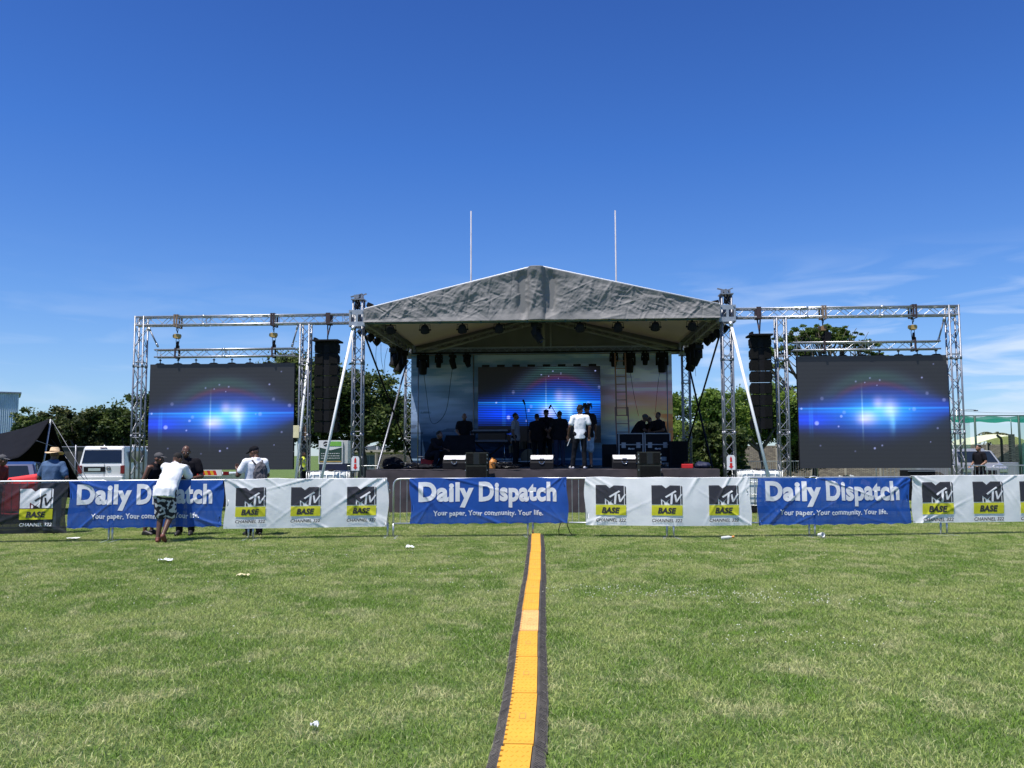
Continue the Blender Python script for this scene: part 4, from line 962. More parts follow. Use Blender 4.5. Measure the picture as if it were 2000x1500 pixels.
# ================================================================ litter and loose cable
def litter(name, lb, px, py, fn, m, cat='litter'):
    p = gnd(px, py); t = thing(name, lb, cat, (p.x, p.y, .022)); b = MB(); fn(b); b.build('body', m, t); return t
def crumple(w_, l, h, sd):
    def f(b):
        b.sm = False; b.grid(7, 6, lambda a, c: V(((a - .5) * w_ * (1 + .2 * noise.noise(V((c * 3, sd, 0)))), (c - .5) * l, .012 + h * abs(noise.noise(V((a * 3 + sd, c * 3, sd))) * 1.6 - .02 * (abs(a - .5) > .45) - .02 * (abs(c - .5) > .45)))))
    return f
litter('paper_scrap', 'crumpled white paper scrap on the grass near the barrier gap', 801, 1073, crumple(.13, .09, .04, 1), 'white_paint')
litter('plastic_bag', 'clear white crushed plastic on the grass in front of the leaning men', 324, 1099, crumple(.20, .11, .04, 2), 'ibc_white')
litter('paper_scrap', 'cream paper scrap on the grass left of the cable ramp', 475, 1129, crumple(.15, .11, .04, 3), 'cream')
litter('paper_scrap', 'tiny white paper scrap in the foreground grass', 613, 1430, crumple(.05, .05, .03, 4), 'white_paint')
litter('paper_scrap', 'flat white paper at the foot of the left blue banner', 142, 1054.5, crumple(.22, .2, .012, 6), 'white_paint')
t = litter('drink_bottle', 'small clear plastic bottle with an orange cap lying on the grass', 1420, 1056, lambda b: b.lathe([(.0, -.1), (.03, -.1), (.032, .03), (.014, .08), (.014, .1)], 12, (0, 0, .035), Matrix.Rotation(R(80), 3, 'Y') @ Matrix.Rotation(.5, 3, 'X')), 'tank_white', 'bottle')
b = MB(); b.lathe([(.02, .095), (.02, .14), (0, .14)], 12, (0, 0, .035), Matrix.Rotation(R(80), 3, 'Y') @ Matrix.Rotation(.5, 3, 'X')); b.build('cap', 'orange_jug', t)
t = litter('paper_cup', 'white paper cup lying on its side under the right blue banner', 1603, 1051.5, lambda b: b.lathe([(.028, -.05), (.044, .06), (.047, .062), (.041, .058), (.026, -.045)], 18, (0, 0, .045), Matrix.Rotation(R(82), 3, 'X') @ Matrix.Rotation(R(25), 3, 'Y')), 'white_paint', 'cup')
p = gnd(1100, 1046)
for k, (dx, lb) in enumerate([(-.05, 'thin black cable hanging from the barrier to the grass, left of a pair'), (.06, 'thin black cable hanging from the barrier to the grass, right of a pair')]):
    b = MB(); o = p + V((dx, -.04, 0))
    b.path([(0, .03, .34), (-.05 - dx, 0, .26), (-.07 - dx * .6, 0, .12), (-.03, -.02, .03), (.10, -.05, .015)] if k == 0 else [(0, .03, .34), (.02, 0, .2), (.06, -.02, .08), (.11, -.03, .015), (.20, .0, .015)], .008, 6)
    tag(b.build('cable', 'black', loc=o), lb, 'cable', 'loose cables under the barrier')
# ================================================================ people
mat('skin_dark', (0.115, 0.055, 0.033), 0.42, 0, .12, 30, spec=.5); mat('skin_brown', (0.16, 0.075, 0.045), 0.45, 0, .1, 30); mat('skin_tan', (0.26, 0.13, 0.08), .5, 0, .1, 30)
mat('hair', (0.010, 0.008, 0.008), .85, 0, .3, 60, bump=.6, bscale=120); mat('eye', (.5, .48, .45), .2)
mat('tee_white', (0.80, 0.81, 0.84), .85, 0, .03, 8, bump=.25, bscale=14); mat('tee_black', (0.013, 0.012, 0.015), .95, 0, .2, 8, bump=.3, bscale=14, spec=.08); mat('tee_grey', (0.20, 0.21, 0.25), .9, 0, .1, 8)
mat('denim', (0.060, 0.115, 0.22), .85, 0, .22, 7, bump=.4, bscale=22); mat('denim_light', (0.22, 0.33, 0.45), .85, 0, .2, 10); mat('trousers_dark', (0.012, 0.013, 0.017), .95, 0, .2, 8, bump=.3, bscale=12, spec=.08)
mat('cap_grey', (0.07, 0.068, 0.072), .85, 0, .1, 20); mat('straw', (0.66, 0.47, 0.28), .8, 0, .15, 40, bump=.5, bscale=90); mat('shoe_white', (0.62, 0.60, 0.60), .6, 0, .1, 20); mat('shoe_black', (.02, .018, .02), .5)
mat('shoe_brown', (0.16, 0.045, 0.03), .6); mat('pack_grey', (0.085, 0.08, 0.09), .85, 0, .25, 12, bump=.4, bscale=30); mat('purple_cloth', (.12, .03, .30), .8); mat('cap_red', (.16, .02, .02), .8)
def print_mat():
    m = mat('print_shorts', (.02, .02, .025), .85, 0, .05, 8); nt = m.node_tree; N = nt.nodes
    tcn = N.new('ShaderNodeTexCoord'); vo = N.new('ShaderNodeTexNoise'); vo.inputs['Scale'].default_value = 15; vo.inputs['Detail'].default_value = .6; nt.links.new(tcn.outputs['Object'], vo.inputs['Vector'])
    mr = N.new('ShaderNodeMapRange'); mr.inputs[1].default_value = .53; mr.inputs[2].default_value = .56; nt.links.new(vo.outputs[0], mr.inputs[0])
    mi = N.new('ShaderNodeMix'); mi.data_type = 'RGBA'; nt.links.new(mr.outputs[0], mi.inputs[0]); mi.inputs[6].default_value = (.018, .018, .024, 1); mi.inputs[7].default_value = (.55, .55, .56, 1)
    nt.links.new(mi.outputs[2], N['Principled BSDF'].inputs['Base Color'])
print_mat()
def blob(name, fn, m, parent, voxel=.010, iters=4, wr=0.0, ws=9.0):
    mb = MB(); fn(mb); me = mb.mesh('tmp', m if isinstance(m, str) else m)
    o = bpy.data.objects.new('tmp', me); C.objects.link(o)
    md = o.modifiers.new('r', 'REMESH'); md.mode = 'VOXEL'; md.voxel_size = voxel; md.use_smooth_shade = True
    if iters: s = o.modifiers.new('s', 'SMOOTH'); s.factor = .5; s.iterations = iters
    dg = bpy.context.evaluated_depsgraph_get(); dg.update(); me2 = bpy.data.meshes.new_from_object(o.evaluated_get(dg)); me2.name = name
    bpy.data.objects.remove(o); bpy.data.meshes.remove(me)
    if wr:
        sd = random.random() * 9
        for v in me2.vertices:
            n = 1 - abs(noise.noise(V((v.co.x * ws, v.co.y * ws, v.co.z * ws * .55 + sd)))) * 3; v.co += v.normal * wr * n
    if not me2.materials: me2.materials.append(MATS[m])
    ob = bpy.data.objects.new(name, me2); C.objects.link(ob)
    if parent: ob.parent = parent
    return ob
def base_joints(k):
    J = dict(pelvis=(0, 0, .95), waist=(0, .0, 1.10), chest=(0, .01, 1.30), neck=(0, .02, 1.48), head=(0, -.01, 1.625))
    for s, n in ((-1, 'R'), (1, 'L')):
        J.update({'hip' + n: (s * .095, 0, .92), 'knee' + n: (s * .105, -.02, .50), 'ank' + n: (s * .11, .02, .085), 'toe' + n: (s * .125, -.15, .035),
                  'sho' + n: (s * .185, .01, 1.415), 'elb' + n: (s * .245, .03, 1.14), 'wri' + n: (s * .26, -.05, .90), 'fin' + n: (s * .255, -.07, .80)})
    return {a: V(b) for a, b in J.items()}
def person(lb, loc, rotz, H=1.75, J={}, skin='skin_dark', top='tee', topm='tee_white', bot='trousers', botm='trousers_dark', shoem='shoe_black', head='short', look=(0, 0), g=1.0, hd=True, group=None, handpose=None, belly=0.0, build=1.0):
    k = H / 1.75; t = thing('person', lb, 'person', loc, rotz, group); B = base_joints(k)
    for a, b in J.items(): B[a] = V(b)
    B = {a: b * k for a, b in B.items()}; vx = .010 if hd else .014; g *= k
    side = lambda a, b: (B[a] - B[b]).normalized()
    shx = side('shoL', 'shoR'); hpx = side('hipL', 'hipR'); nd = (B['neck'] - B['chest']).normalized()
    Hm = Matrix.Rotation(look[0], 3, 'Z') @ Matrix.Rotation(look[1], 3, 'X'); hc = B['head']
    def torso(mb, inf, lo=0, taper=1.0, cl=0.0):
        st = [(B['pelvis'] + V((0, 0, -.07 * k)) * 0 - ((B['waist'] - B['pelvis']).normalized() * .4 + V((0, 0, .6)) * (1 if inf else 0) + (B['waist'] - B['pelvis']).normalized() * (.6 if not inf else 0)).normalized() * (.07 + lo) * k, hpx, .150 + cl * 1.3, .105 + cl * 1.2), (B['pelvis'], hpx, .168 + cl, .118 + cl * .8), (B['waist'], (hpx + shx) / 2, .148 + belly * .25 + cl * .9, .105 + belly + cl * .5), (B['chest'], shx, .172, .118 + belly * .3),
              (B['chest'].lerp(B['neck'], .55), shx, .178, .108), (B['neck'] - nd * .03 * k, shx, .10, .075), (B['neck'] + nd * .03 * k, shx, .058, .06)]
        rs = []
        for i, (c, sx_, rx, ry) in enumerate(st):
            a = st[max(0, i - 1)][0]; b = st[min(len(st) - 1, i + 1)][0]; ax = (b - a).normalized(); sd = (sx_ - ax * sx_.dot(ax)).normalized(); fr = ax.cross(sd)
            rs.append([c + sd * math.cos(q) * (rx * g * build + inf) + fr * math.sin(q) * (ry * g * build + inf) for q in [2 * math.pi * j / 18 for j in range(18)]])
        mb.rings(rs if inf == 0 else rs[:])
    def arm(mb, n, inf, frac=1.0, wrist=True):
        s_, e, w_ = B['sho' + n], B['elb' + n], B['wri' + n]
        if frac <= 1: mb.capsule(s_, .058 * g + inf, s_.lerp(e, frac), .046 * g + inf * 1.2, 12)
        if frac > 1 or wrist:
            mb.capsule(s_, .057 * g + inf, e, .042 * g + inf, 12); mb.capsule(e, .043 * g + inf, w_, .027 * g + inf, 12)
        mb.capsule(B['chest'].lerp(B['neck'], .6), .07 * g + inf, s_, .058 * g + inf, 12)
    def leg(mb, n, inf, frac=2.0, cuff=0):
        h, kn, a = B['hip' + n], B['knee' + n], B['ank' + n]
        if frac <= 1: mb.capsule(h, .090 * g + inf, h.lerp(kn, frac), .068 * g + inf * 1.5, 14); return
        mb.capsule(h, .088 * g + inf, kn, .056 * g + inf, 14); cf = kn.lerp(a, .32) + (kn - a).cross(hpx).normalized() * -.012 * k
        mb.capsule(kn, .056 * g + inf, cf, .056 * g + inf, 12); mb.capsule(cf, .056 * g + inf, kn.lerp(a, min(1, frac - 1)), .037 * g + inf + cuff, 12)
    def body(mb):
        torso(mb, 0)
        for n, s in (('R', -1), ('L', 1)):
            arm(mb, n, 0); leg(mb, n, 0)
            a, tp = B['ank' + n], B['toe' + n]; mb.capsule(a, .040 * g, a + (tp - a) * .4, .036 * g, 10); mb.capsule(a + (tp - a) * .4, .034 * g, tp, .028 * g, 10)
            # hand: palm, four fingers, thumb
            w_, f = B['wri' + n], B['fin' + n]; d = (f - w_).normalized(); up = V((0, -1, 0)) if abs(d.y) < .8 else V((0, 0, 1)); ac = d.cross(up).normalized(); pn = ac.cross(d)
            mb.capsule(w_, .026 * g, w_ + d * .03 * k, .028 * g, 10)
            for q in range(4):
                o_ = (q - 1.5) * .019; p0 = w_ + d * .02 * k + ac * o_ * .6 * k; p1 = w_ + d * .085 * k + pn * .006 + ac * o_ * k
                mb.capsule(p0, .0125 * k, p1, .0115 * k, 8, 3); ln = (.066, .074, .070, .056)[q] * k; m1 = p1 + d * ln * .5 - pn * .012 * k + ac * o_ * .1; m2 = m1 + d * ln * .38 - pn * .026 * k
                mb.capsule(p1, .0105 * k, m1, .0095 * k, 8, 3); mb.capsule(m1, .0095 * k, m2, .008 * k, 8, 3)
            th0 = w_ + d * .03 * k - ac * .024 * k * s; th1 = th0 + d * .035 * k - ac * .026 * k * s - pn * .01; mb.capsule(th0, .014 * k, th1, .0115 * k, 8, 3); mb.capsule(th1, .011 * k, th1 + d * .03 * k - pn * .012 * k, .009 * k, 8, 3)
        h = lambda x, y, z: hc + Hm @ (V((x, y, z)) * k)
        mb.capsule(B['neck'] - nd * .04 * k, .062 * g, h(0, .02, -.07), .056 * g, 12)
        mb.ell(h(0, .012, .018), (.076 * k, .096 * k, .098 * k), Hm); mb.ell(h(0, -.028, -.052), (.055 * k, .062 * k, .062 * k), Hm); mb.ell(h(0, -.045, -.09), (.030 * k, .028 * k, .022 * k), Hm)
        mb.capsule(h(0, -.088, .01), .010 * k, h(0, -.108, -.030), .0155 * k, 8); mb.capsule(h(-.038, -.076, .024), .012 * k, h(.038, -.076, .024), .012 * k, 8)
        for s in (-1, 1): mb.ell(h(s * .078, .012, -.012), (.012 * k, .020 * k, .033 * k), Hm, 8, 5); mb.ell(h(s * .045, -.062, -.025), (.022 * k, .022 * k, .022 * k), Hm, 8, 5); mb.ell(h(s * .014, -.106, -.032), (.010 * k, .010 * k, .008 * k), Hm, 6, 4)
        mb.capsule(h(-.020, -.086, -.064), .0095 * k, h(.020, -.086, -.064), .0095 * k, 8)
    bd = blob('body', body, skin, t, vx, 3)
    h = lambda x, y, z: hc + Hm @ (V((x, y, z)) * k)
    if hd:
        b = MB()
        for s in (-1, 1): b.ell(h(s * .031, -.083, .004), (.011 * k, .009 * k, .006 * k), Hm, 8, 5)
        b.build('eyes', 'eye', t)
    # clothes
    if top:
        def tp_(mb):
            torso(mb, .014 * k, .05, 1, .020)
            if top != 'tank':
                for n in 'RL': arm(mb, n, (.020 if top == 'tee' else .016) * k, {'tee': .62, 'long': 2, 'shirt': .75}[top], top == 'long')
        blob('long_sleeve_top' if top == 'long' else 'vest' if top == 'tank' else 'shirt', tp_, topm, t, .012 if hd else .016, 3, .010 if hd else .006, 7)
    def bt_(mb):
        c = B['pelvis']; ax = (B['waist'] - B['pelvis']).normalized()
        mb.capsule(B['hipR'] + ax * .04 * k, .105 * g + .012, B['hipL'] + ax * .04 * k, .105 * g + .012, 14); mb.capsule(c + ax * .10 * k + hpx * -.05, .10 * g + .005, c + ax * .10 * k + hpx * .05, .10 * g + .005, 14)
        for n in 'RL': leg(mb, n, (.022 if bot == 'shorts' else .014) * k, .98 if bot == 'shorts' else 1.97, .012)
        if bot == 'shorts':
            for n in 'RL': mb.capsule(B['hip' + n], .10 * g, B['hip' + n].lerp(B['knee' + n], .95), .090 * g, 14)
    blob('shorts' if bot == 'shorts' else 'trousers', bt_, botm, t, .013 if hd else .016, 3, .006)
    for n in 'RL':
        def sh(mb, n=n):
            a, tp2 = B['ank' + n], B['toe' + n]; d = (tp2 - a); dn = V((d.x, d.y, 0)).normalized() if abs(d.z) < abs(d.y) + abs(d.x) else d.normalized()
            heel = a - V((0, 0, .045 * k)) - dn * .03 * k if d.z > -.12 else a.copy()
            mb.capsule(heel, .038 * k, a + d * .55 + V((0, 0, -.02 * k)) * (1 if d.z > -.12 else 0), .042 * k, 12); mb.capsule(a + d * .5, .040 * k, tp2, .034 * k, 12); mb.capsule(a - V((0, 0, .01)), .046 * k, a + d * .3, .044 * k, 12)
        blob('shoe', sh, shoem, t, .010 if hd else .013, 2)
    if head in ('short', 'mohawk', 'dreads', 'afro'):
        def hr(mb):
            mb.ell(h(0, .022, .034), (.079 * k, .094 * k, .090 * k), Hm)
            if head == 'mohawk':
                for q in range(9): a = q / 8; mb.ell(h(rnd.uniform(-.02, .02), -.08 + .16 * a, .10 + .035 * math.sin(a * 3.14)), (.026 * k, .026 * k, .032 * k), Hm, 8, 5)
                mb.ell(h(-.05, .02, .10), (.05, .05, .05), Hm, 8, 6)
            if head == 'dreads':
                for q in range(34):
                    a = rnd.uniform(0, 6.28); r0 = rnd.uniform(.0, .08); p0 = h(r0 * math.cos(a), .02 + r0 * math.sin(a), .10); p1 = h(.115 * math.cos(a), .03 + .115 * math.sin(a), .10 + rnd.uniform(-.03, .05)); p2 = p1 + V((.02 * math.cos(a), .02 * math.sin(a), -.09 * k)) if math.sin(a) > -.3 else p1 + V((0, 0, .01))
                    mb.capsule(p0, .013, p1, .013, 6, 2); mb.capsule(p1, .013, p2, .010, 6, 2)
        blob('hair', hr, 'hair', t, .010, 1, .002, 60)
    elif head in ('cap', 'cap_black', 'cap_back'):
        def cp(mb):
            mb.ell(h(0, .016, .052), (.086 * k, .102 * k, .075 * k), Hm); s_ = 1 if head == 'cap_back' else -1
            mb.ell(h(0, .016 + s_ * .115, .040), (.070 * k, .075 * k, .008 * k), Hm @ Matrix.Rotation(.12 * -s_, 3, 'X')); mb.ell(h(0, .016, .128), (.010, .010, .008), Hm, 6, 4)
        blob('cap', cp, 'cap_grey' if head == 'cap' else 'black_cloth', t, .0085, 1)
    elif head == 'straw':
        def st_(mb):
            r = []
            for rr, zz in [(.0, .135), (.06, .14), (.078, .125), (.090, .045), (.12, .036), (.165, .028), (.172, .022), (.12, .028), (.085, .03), (.0, .03)]:
                r.append([h(max(rr, .001) * 1.02 * math.cos(a), .01 + max(rr, .001) * 1.12 * math.sin(a), zz + (.022 * math.cos(2 * a) * (rr / .17) ** 2)) for a in [2 * math.pi * j / 24 for j in range(24)]])
            mb.sm = True; mb.rings(r)
        b = MB(); st_(b); b.build('straw_hat', 'straw', t)
        b = MB(); b.path([h(.093 * math.cos(a), .01 + .102 * math.sin(a), .055) for a in [2 * math.pi * j / 24 for j in range(24)]], .009, 5, True); b.build('hat_band', 'wood_brown', t)
    return t
PI = math.pi
def mirror(d): return {(k_[:-1] + {'R': 'L', 'L': 'R'}[k_[-1]] if k_[-1] in 'RL' else k_): (-v_[0], v_[1], v_[2]) for k_, v_ in d.items()}
def stand(px, py_top, D, H): 
    p = at(px, py_top, D); return V((p.x, D, 0))
# -- in front of the barrier: the leaning man, seen from behind
Hh = 1.74; p = gnd(321, 1060)
leaning = dict(pelvis=(0, .0, .935), waist=(.01, -.10, 1.08), chest=(.02, -.25, 1.25), neck=(.035, -.37, 1.40), head=(.03, -.46, 1.515), hipR=(-.09, .02, .90), hipL=(.095, .0, .90),
               shoR=(-.15, -.34, 1.37), shoL=(.205, -.32, 1.35), elbR=(-.13, -.50, 1.14), elbL=(.31, -.46, 1.12), wriR=(.04, -.61, 1.155), wriL=(.17, -.60, 1.16), finR=(.12, -.63, 1.165), finL=(.06, -.635, 1.17),
               kneeR=(-.085, -.03, .50), ankR=(-.09, .05, .085), toeR=(-.12, -.10, .035), kneeL=(.09, -.06, .50), ankL=(.05, .17, .15), toeL=(.06, .08, .035))
leaning = mirror(leaning)
t = person('person in white T-shirt and patterned black shorts leaning over the barrier, seen from behind', (p.x - .02, p.y + .02, 0), PI, Hh, leaning, bot='shorts', botm='print_shorts', shoem='shoe_brown', look=(-.4, .55), head='short', build=1.06)
# -- behind the barrier
lean2 = dict(pelvis=(0, .03, .94), waist=(0, .0, 1.09), chest=(0, -.06, 1.28), neck=(0, -.12, 1.45), head=(0, -.19, 1.57), shoR=(-.18, -.09, 1.385), shoL=(.18, -.09, 1.385),
             elbR=(-.22, .02, 1.10), elbL=(.24, -.05, 1.10), wriR=(-.16, -.26, 1.08), wriL=(.13, -.30, 1.13), finR=(-.13, -.36, 1.08), finL=(.05, -.36, 1.14))
p = stand(296, 870, 16.95, 0)
person('person in dark vest and grey cap standing in profile behind the left blue banner', p, R(78), 1.69, lean2, top='tank', topm='tee_black', bot='shorts', botm='trousers_dark', head='cap', look=(0, .08), build=1.12, skin='skin_brown')
fold = dict(elbR=(-.29, -.02, 1.15), elbL=(.29, -.02, 1.14), wriR=(-.07, -.24, 1.12), wriL=(.07, -.25, 1.08), finR=(.03, -.27, 1.13), finL=(-.03, -.28, 1.07), head=(-.01, -.04, 1.62))
p = stand(366, 866, 16.85, 0)
t = person('bald person in black T-shirt with round white print facing the camera behind the leaning man', p, R(6), 1.785, fold, topm='tee_black', head='bald', look=(R(14), .22), build=1.1)
b = MB()
for rr, tk in ((.085, .008), (.055, .006)): b.path([(.03 + rr * math.cos(a), -.165 - .0 * math.sin(a), 1.30 + rr * math.sin(a)) for a in [2 * math.pi * j / 20 for j in range(20)]], tk * .6, 5, True)
b.box((.03, -.166, 1.31), (.07, .008, .02)); b.box((.03, -.166, 1.275), (.05, .008, .015)); b.build('shirt_print', 'tee_grey', t)
phone = dict(head=(0, -.06, 1.61), elbR=(-.28, -.04, 1.16), elbL=(.30, -.10, 1.17), wriR=(-.10, -.33, 1.22), wriL=(.20, -.34, 1.26), finR=(-.03, -.39, 1.27), finL=(.19, -.40, 1.33))
p = stand(499, 868, 16.75, 0)
t = person('person in white T-shirt, black cap and grey backpack standing with back turned at the barrier', p, R(-138), 1.775, phone, head='cap_black', look=(.6, .38), build=1.12)
def pack(mb):
    mb.ell((-.02, .20, 1.22), (.145, .085, .22)); mb.ell((-.02, .25, 1.12), (.11, .06, .12)); mb.capsule((-.02, .2, 1.40), .03, (-.02, .2, 1.44), .02)
def straps(mb):
    for s in (-1, 1): mb.path([(s * .07, .17, 1.40), (s * .10, .10, 1.475), (s * .115, -.02, 1.47), (s * .12, -.135, 1.38), (s * .13, -.145, 1.2), (s * .15, .0, 1.08), (s * .10, .14, 1.06)], .017, 6)
pk = blob('backpack', pack, 'pack_grey', t, .011, 2, .01, 14); b = MB(); straps(b); b.build('strap', 'pack_grey', pk)
b = MB(); b.box((.10, -.385, 1.31), (.075, .012, .14), (.5, 0, 0)); tag(b.build('phone', 'black_gloss', t), None, None)
p = stand(107, 868, 17.3, 0)
person('person in straw hat and blue denim shirt seen from behind at the left', p, R(172), 1.735, dict(elbR=(-.31, .02, 1.14), elbL=(.31, .02, 1.14), wriR=(-.33, -.10, .92), wriL=(.30, -.12, .92), finR=(-.32, -.14, .83), finL=(.27, -.18, .84)), top='shirt', topm='denim', botm='denim_light', head='straw', look=(0, .1), build=1.22, belly=.02)
p = stand(-9, 880, 17.2, 0)
person('person in dark cap just entering the left edge of the picture', p, R(80), 1.66, lean2, topm='cap_red', head='cap', look=(0, .1))
p = stand(1911, 868, 31.5, 0)
person('person with sunglasses in black T-shirt walking behind the far right barrier', p, R(-75), 1.86, dict(elbR=(-.28, .04, 1.15), elbL=(.27, .02, 1.14), wriR=(-.25, -.16, .98), wriL=(.22, -.2, 1.0), finR=(-.2, -.24, .97), finL=(.16, -.28, 1.0), kneeL=(.1, -.12, .52), ankL=(.1, -.1, .09), toeL=(.11, -.28, .04), kneeR=(-.1, .0, .5), ankR=(-.1, .22, .12), toeR=(-.11, .08, .04)), skin='skin_tan', topm='tee_black', head='short', hd=False, bot='trousers')
p = at(593, 890, 40); person('distant person in a yellow safety vest seen through the left truss tower', (p.x, 40, 0), 1.2, 1.7, {}, top='tank', topm='hiviz', head='short', hd=False)
# -- on stage
def onstage(px, yl): return S(loc_of(px, 850, yl)[0], yl, DK + .006)
paper = dict(elbR=(-.28, .05, 1.16), wriR=(-.33, -.03, .93), finR=(-.33, -.06, .84), elbL=(.27, .04, 1.15), wriL=(.25, .02, .92), finL=(.24, .0, .83), hipL=(.09, 0, .92), ankL=(.12, .02, .085), ankR=(-.22, -.02, .085), toeR=(-.30, -.15, .035), kneeR=(-.17, -.03, .5), toeL=(.14, -.15, .035))
paper = mirror(paper)
q = S(loc_of(1133, 850, .16)[0], .16, DK + .006)
t = person('person in bright white T-shirt and white trainers standing at the stage front edge', q, PI - .15, 1.73, paper, build=.93, g=.95, shoem='shoe_white', head='mohawk', look=(-.5, 0))
pw = V((.335, -.06, .80))
b = MB(); b.box(pw + V((-.02, -.01, -.07)), (.012, .14, .22), (0, R(-22), 0)); tag(b.build('paper_sheet', 'white_paint', t), None, None)
person('person with piled dreadlocks half hidden behind the white T-shirt person on stage', onstage(1147, 1.3), PI + .4, 1.84, {}, topm='tee_black', botm='denim_light', bot='shorts', head='dreads', hd=False)
st = 'people standing in the dark at the back of the stage'
person('silhouetted person in grey T-shirt standing behind the keyboards, turned right', onstage(1007, 4.6), R(75), 1.76, {}, topm='tee_grey', head='short', hd=False, group=st)
person('silhouetted person in black, leftmost of the three standing before the striped screen', onstage(1049, 4.9), PI - .4, 1.74, dict(elbR=(-.33, 0, 1.2), wriR=(-.36, -.15, 1.08)), topm='tee_black', head='short', hd=False, group=st, build=1.15)
person('silhouetted person in dark cap, the middle and tallest of the three before the striped screen', onstage(1067, 5.3), 0, 1.90, dict(elbR=(-.36, 0, 1.25), wriR=(-.42, -.1, 1.12)), topm='tee_black', head='cap_black', hd=False, group=st, build=1.15)
person('silhouetted person in dark blue jeans, rightmost of the three before the striped screen', onstage(1093, 4.3), PI + .3, 1.80, dict(elbL=(.32, .0, 1.18), wriL=(.34, -.12, 1.0)), topm='tee_black', botm='navy', head='short', hd=False, group=st, build=1.15)
person('bald person in dark shirt standing behind the black case on the left of the stage', onstage(907, 4.4), .2, 1.75, dict(elbR=(-.26, -.02, 1.16), wriR=(-.18, -.2, 1.02)), topm='tee_black', head='bald', hd=False, skin='skin_brown', group=st)
crouch = dict(pelvis=(0, .18, .38), waist=(0, .10, .52), chest=(0, -.02, .70), neck=(0, -.10, .86), head=(0, -.17, .98), hipR=(-.1, .15, .36), hipL=(.1, .15, .36), kneeR=(-.14, -.22, .48), kneeL=(.14, -.22, .45), ankR=(-.12, -.08, .085), ankL=(.12, -.05, .085), toeR=(-.13, -.25, .035), toeL=(.13, -.22, .035), shoR=(-.17, -.05, .82), shoL=(.17, -.05, .82), elbR=(-.22, -.2, .62), elbL=(.22, -.2, .62), wriR=(-.1, -.38, .58), wriL=(.1, -.38, .56), finR=(-.06, -.46, .56), finL=(.06, -.46, .53))
person('person in black crouching at the left front of the stage beside the monitor speaker', onstage(850, 1.9), R(55), 1.75, crouch, topm='tee_black', top='long', head='short', hd=False)
hunch = dict(pelvis=(0, .08, .95), waist=(0, .02, 1.10), chest=(0, -.10, 1.28), neck=(0, -.20, 1.43), head=(0, -.29, 1.555), shoR=(-.18, -.16, 1.375), shoL=(.18, -.16, 1.375), elbR=(-.26, -.28, 1.14), elbL=(.26, -.28, 1.14), wriR=(-.14, -.46, 1.10), wriL=(.14, -.46, 1.10), finR=(-.1, -.54, 1.10), finL=(.1, -.54, 1.10))
sg = 'people bending over behind the flight cases'
person('silhouetted person in a pale cap bending behind the left flight case', onstage(1244, 4.6), R(75), 1.76, hunch, topm='tee_black', head='cap', hd=False, group=sg, build=1.2)
person('silhouetted person with the lowest head, in the middle behind the flight cases', onstage(1272, 4.9), R(-20), 1.66, hunch, topm='tee_black', head='short', hd=False, group=sg, build=1.2)
person('silhouetted person with the highest head, behind the right flight case', onstage(1290, 4.5), R(-40), 1.76, dict(hunch, head=(0, -.14, 1.61), neck=(0, -.10, 1.46)), topm='tee_black', head='short', hd=False, group=sg, build=1.2)
# ================================================================ things on and by the stage
def wedge(px, lb):
    x, _ = loc_of(px, 900, .05); t = sthing('monitor_speaker', lb, 'monitor speaker', x, .08, DK + .006, 0, 'floor monitors along the stage front')
    W_ = .32; b = MB()
    pr = [(-.02, 0), (.42, 0), (.42, .30), (.30, .36), (.06, .29), (-.02, .17)]
    vs = [V((-W_, y, z)) for y, z in pr] + [V((W_, y, z)) for y, z in pr]; n = 6
    b.add(vs, [tuple(range(n)), tuple(reversed(range(n, 2 * n)))] + [(i, i + n, (i + 1) % n + n, (i + 1) % n) for i in range(n)]); c = b.build('cabinet', 'black', t, .012)
    b = MB(); b.add([V((-W_ + .01, .055, .302)), V((W_ - .01, .055, .302)), V((W_ - .01, .30, .375)), V((-W_ + .01, .30, .375)), V((-W_ + .03, .005, .262)), V((W_ - .03, .005, .262))], [(0, 1, 2, 3), (4, 5, 1, 0)]); b.build('sunlit_top', 'shoe_white', t, solid=.01)  # white panel paints the sunlight falling on the black cabinet top
    b = MB(); b.box((0, .0, .285), (.12, .012, .014), (.9, 0, 0)); b.path([(.07 * math.cos(a), -.03, .21 + .07 * math.sin(a)) for a in [PI + i * PI / 10 for i in range(11)]], .011, 6); b.build('handle', 'chrome', t)
wedge(887, 'black floor monitor, top painted white as if sunlit, left of the three'); wedge(1058, 'black floor monitor, top painted white as if sunlit, in the middle of the three'); wedge(1220, 'black floor monitor, top painted white as if sunlit, right of the three')
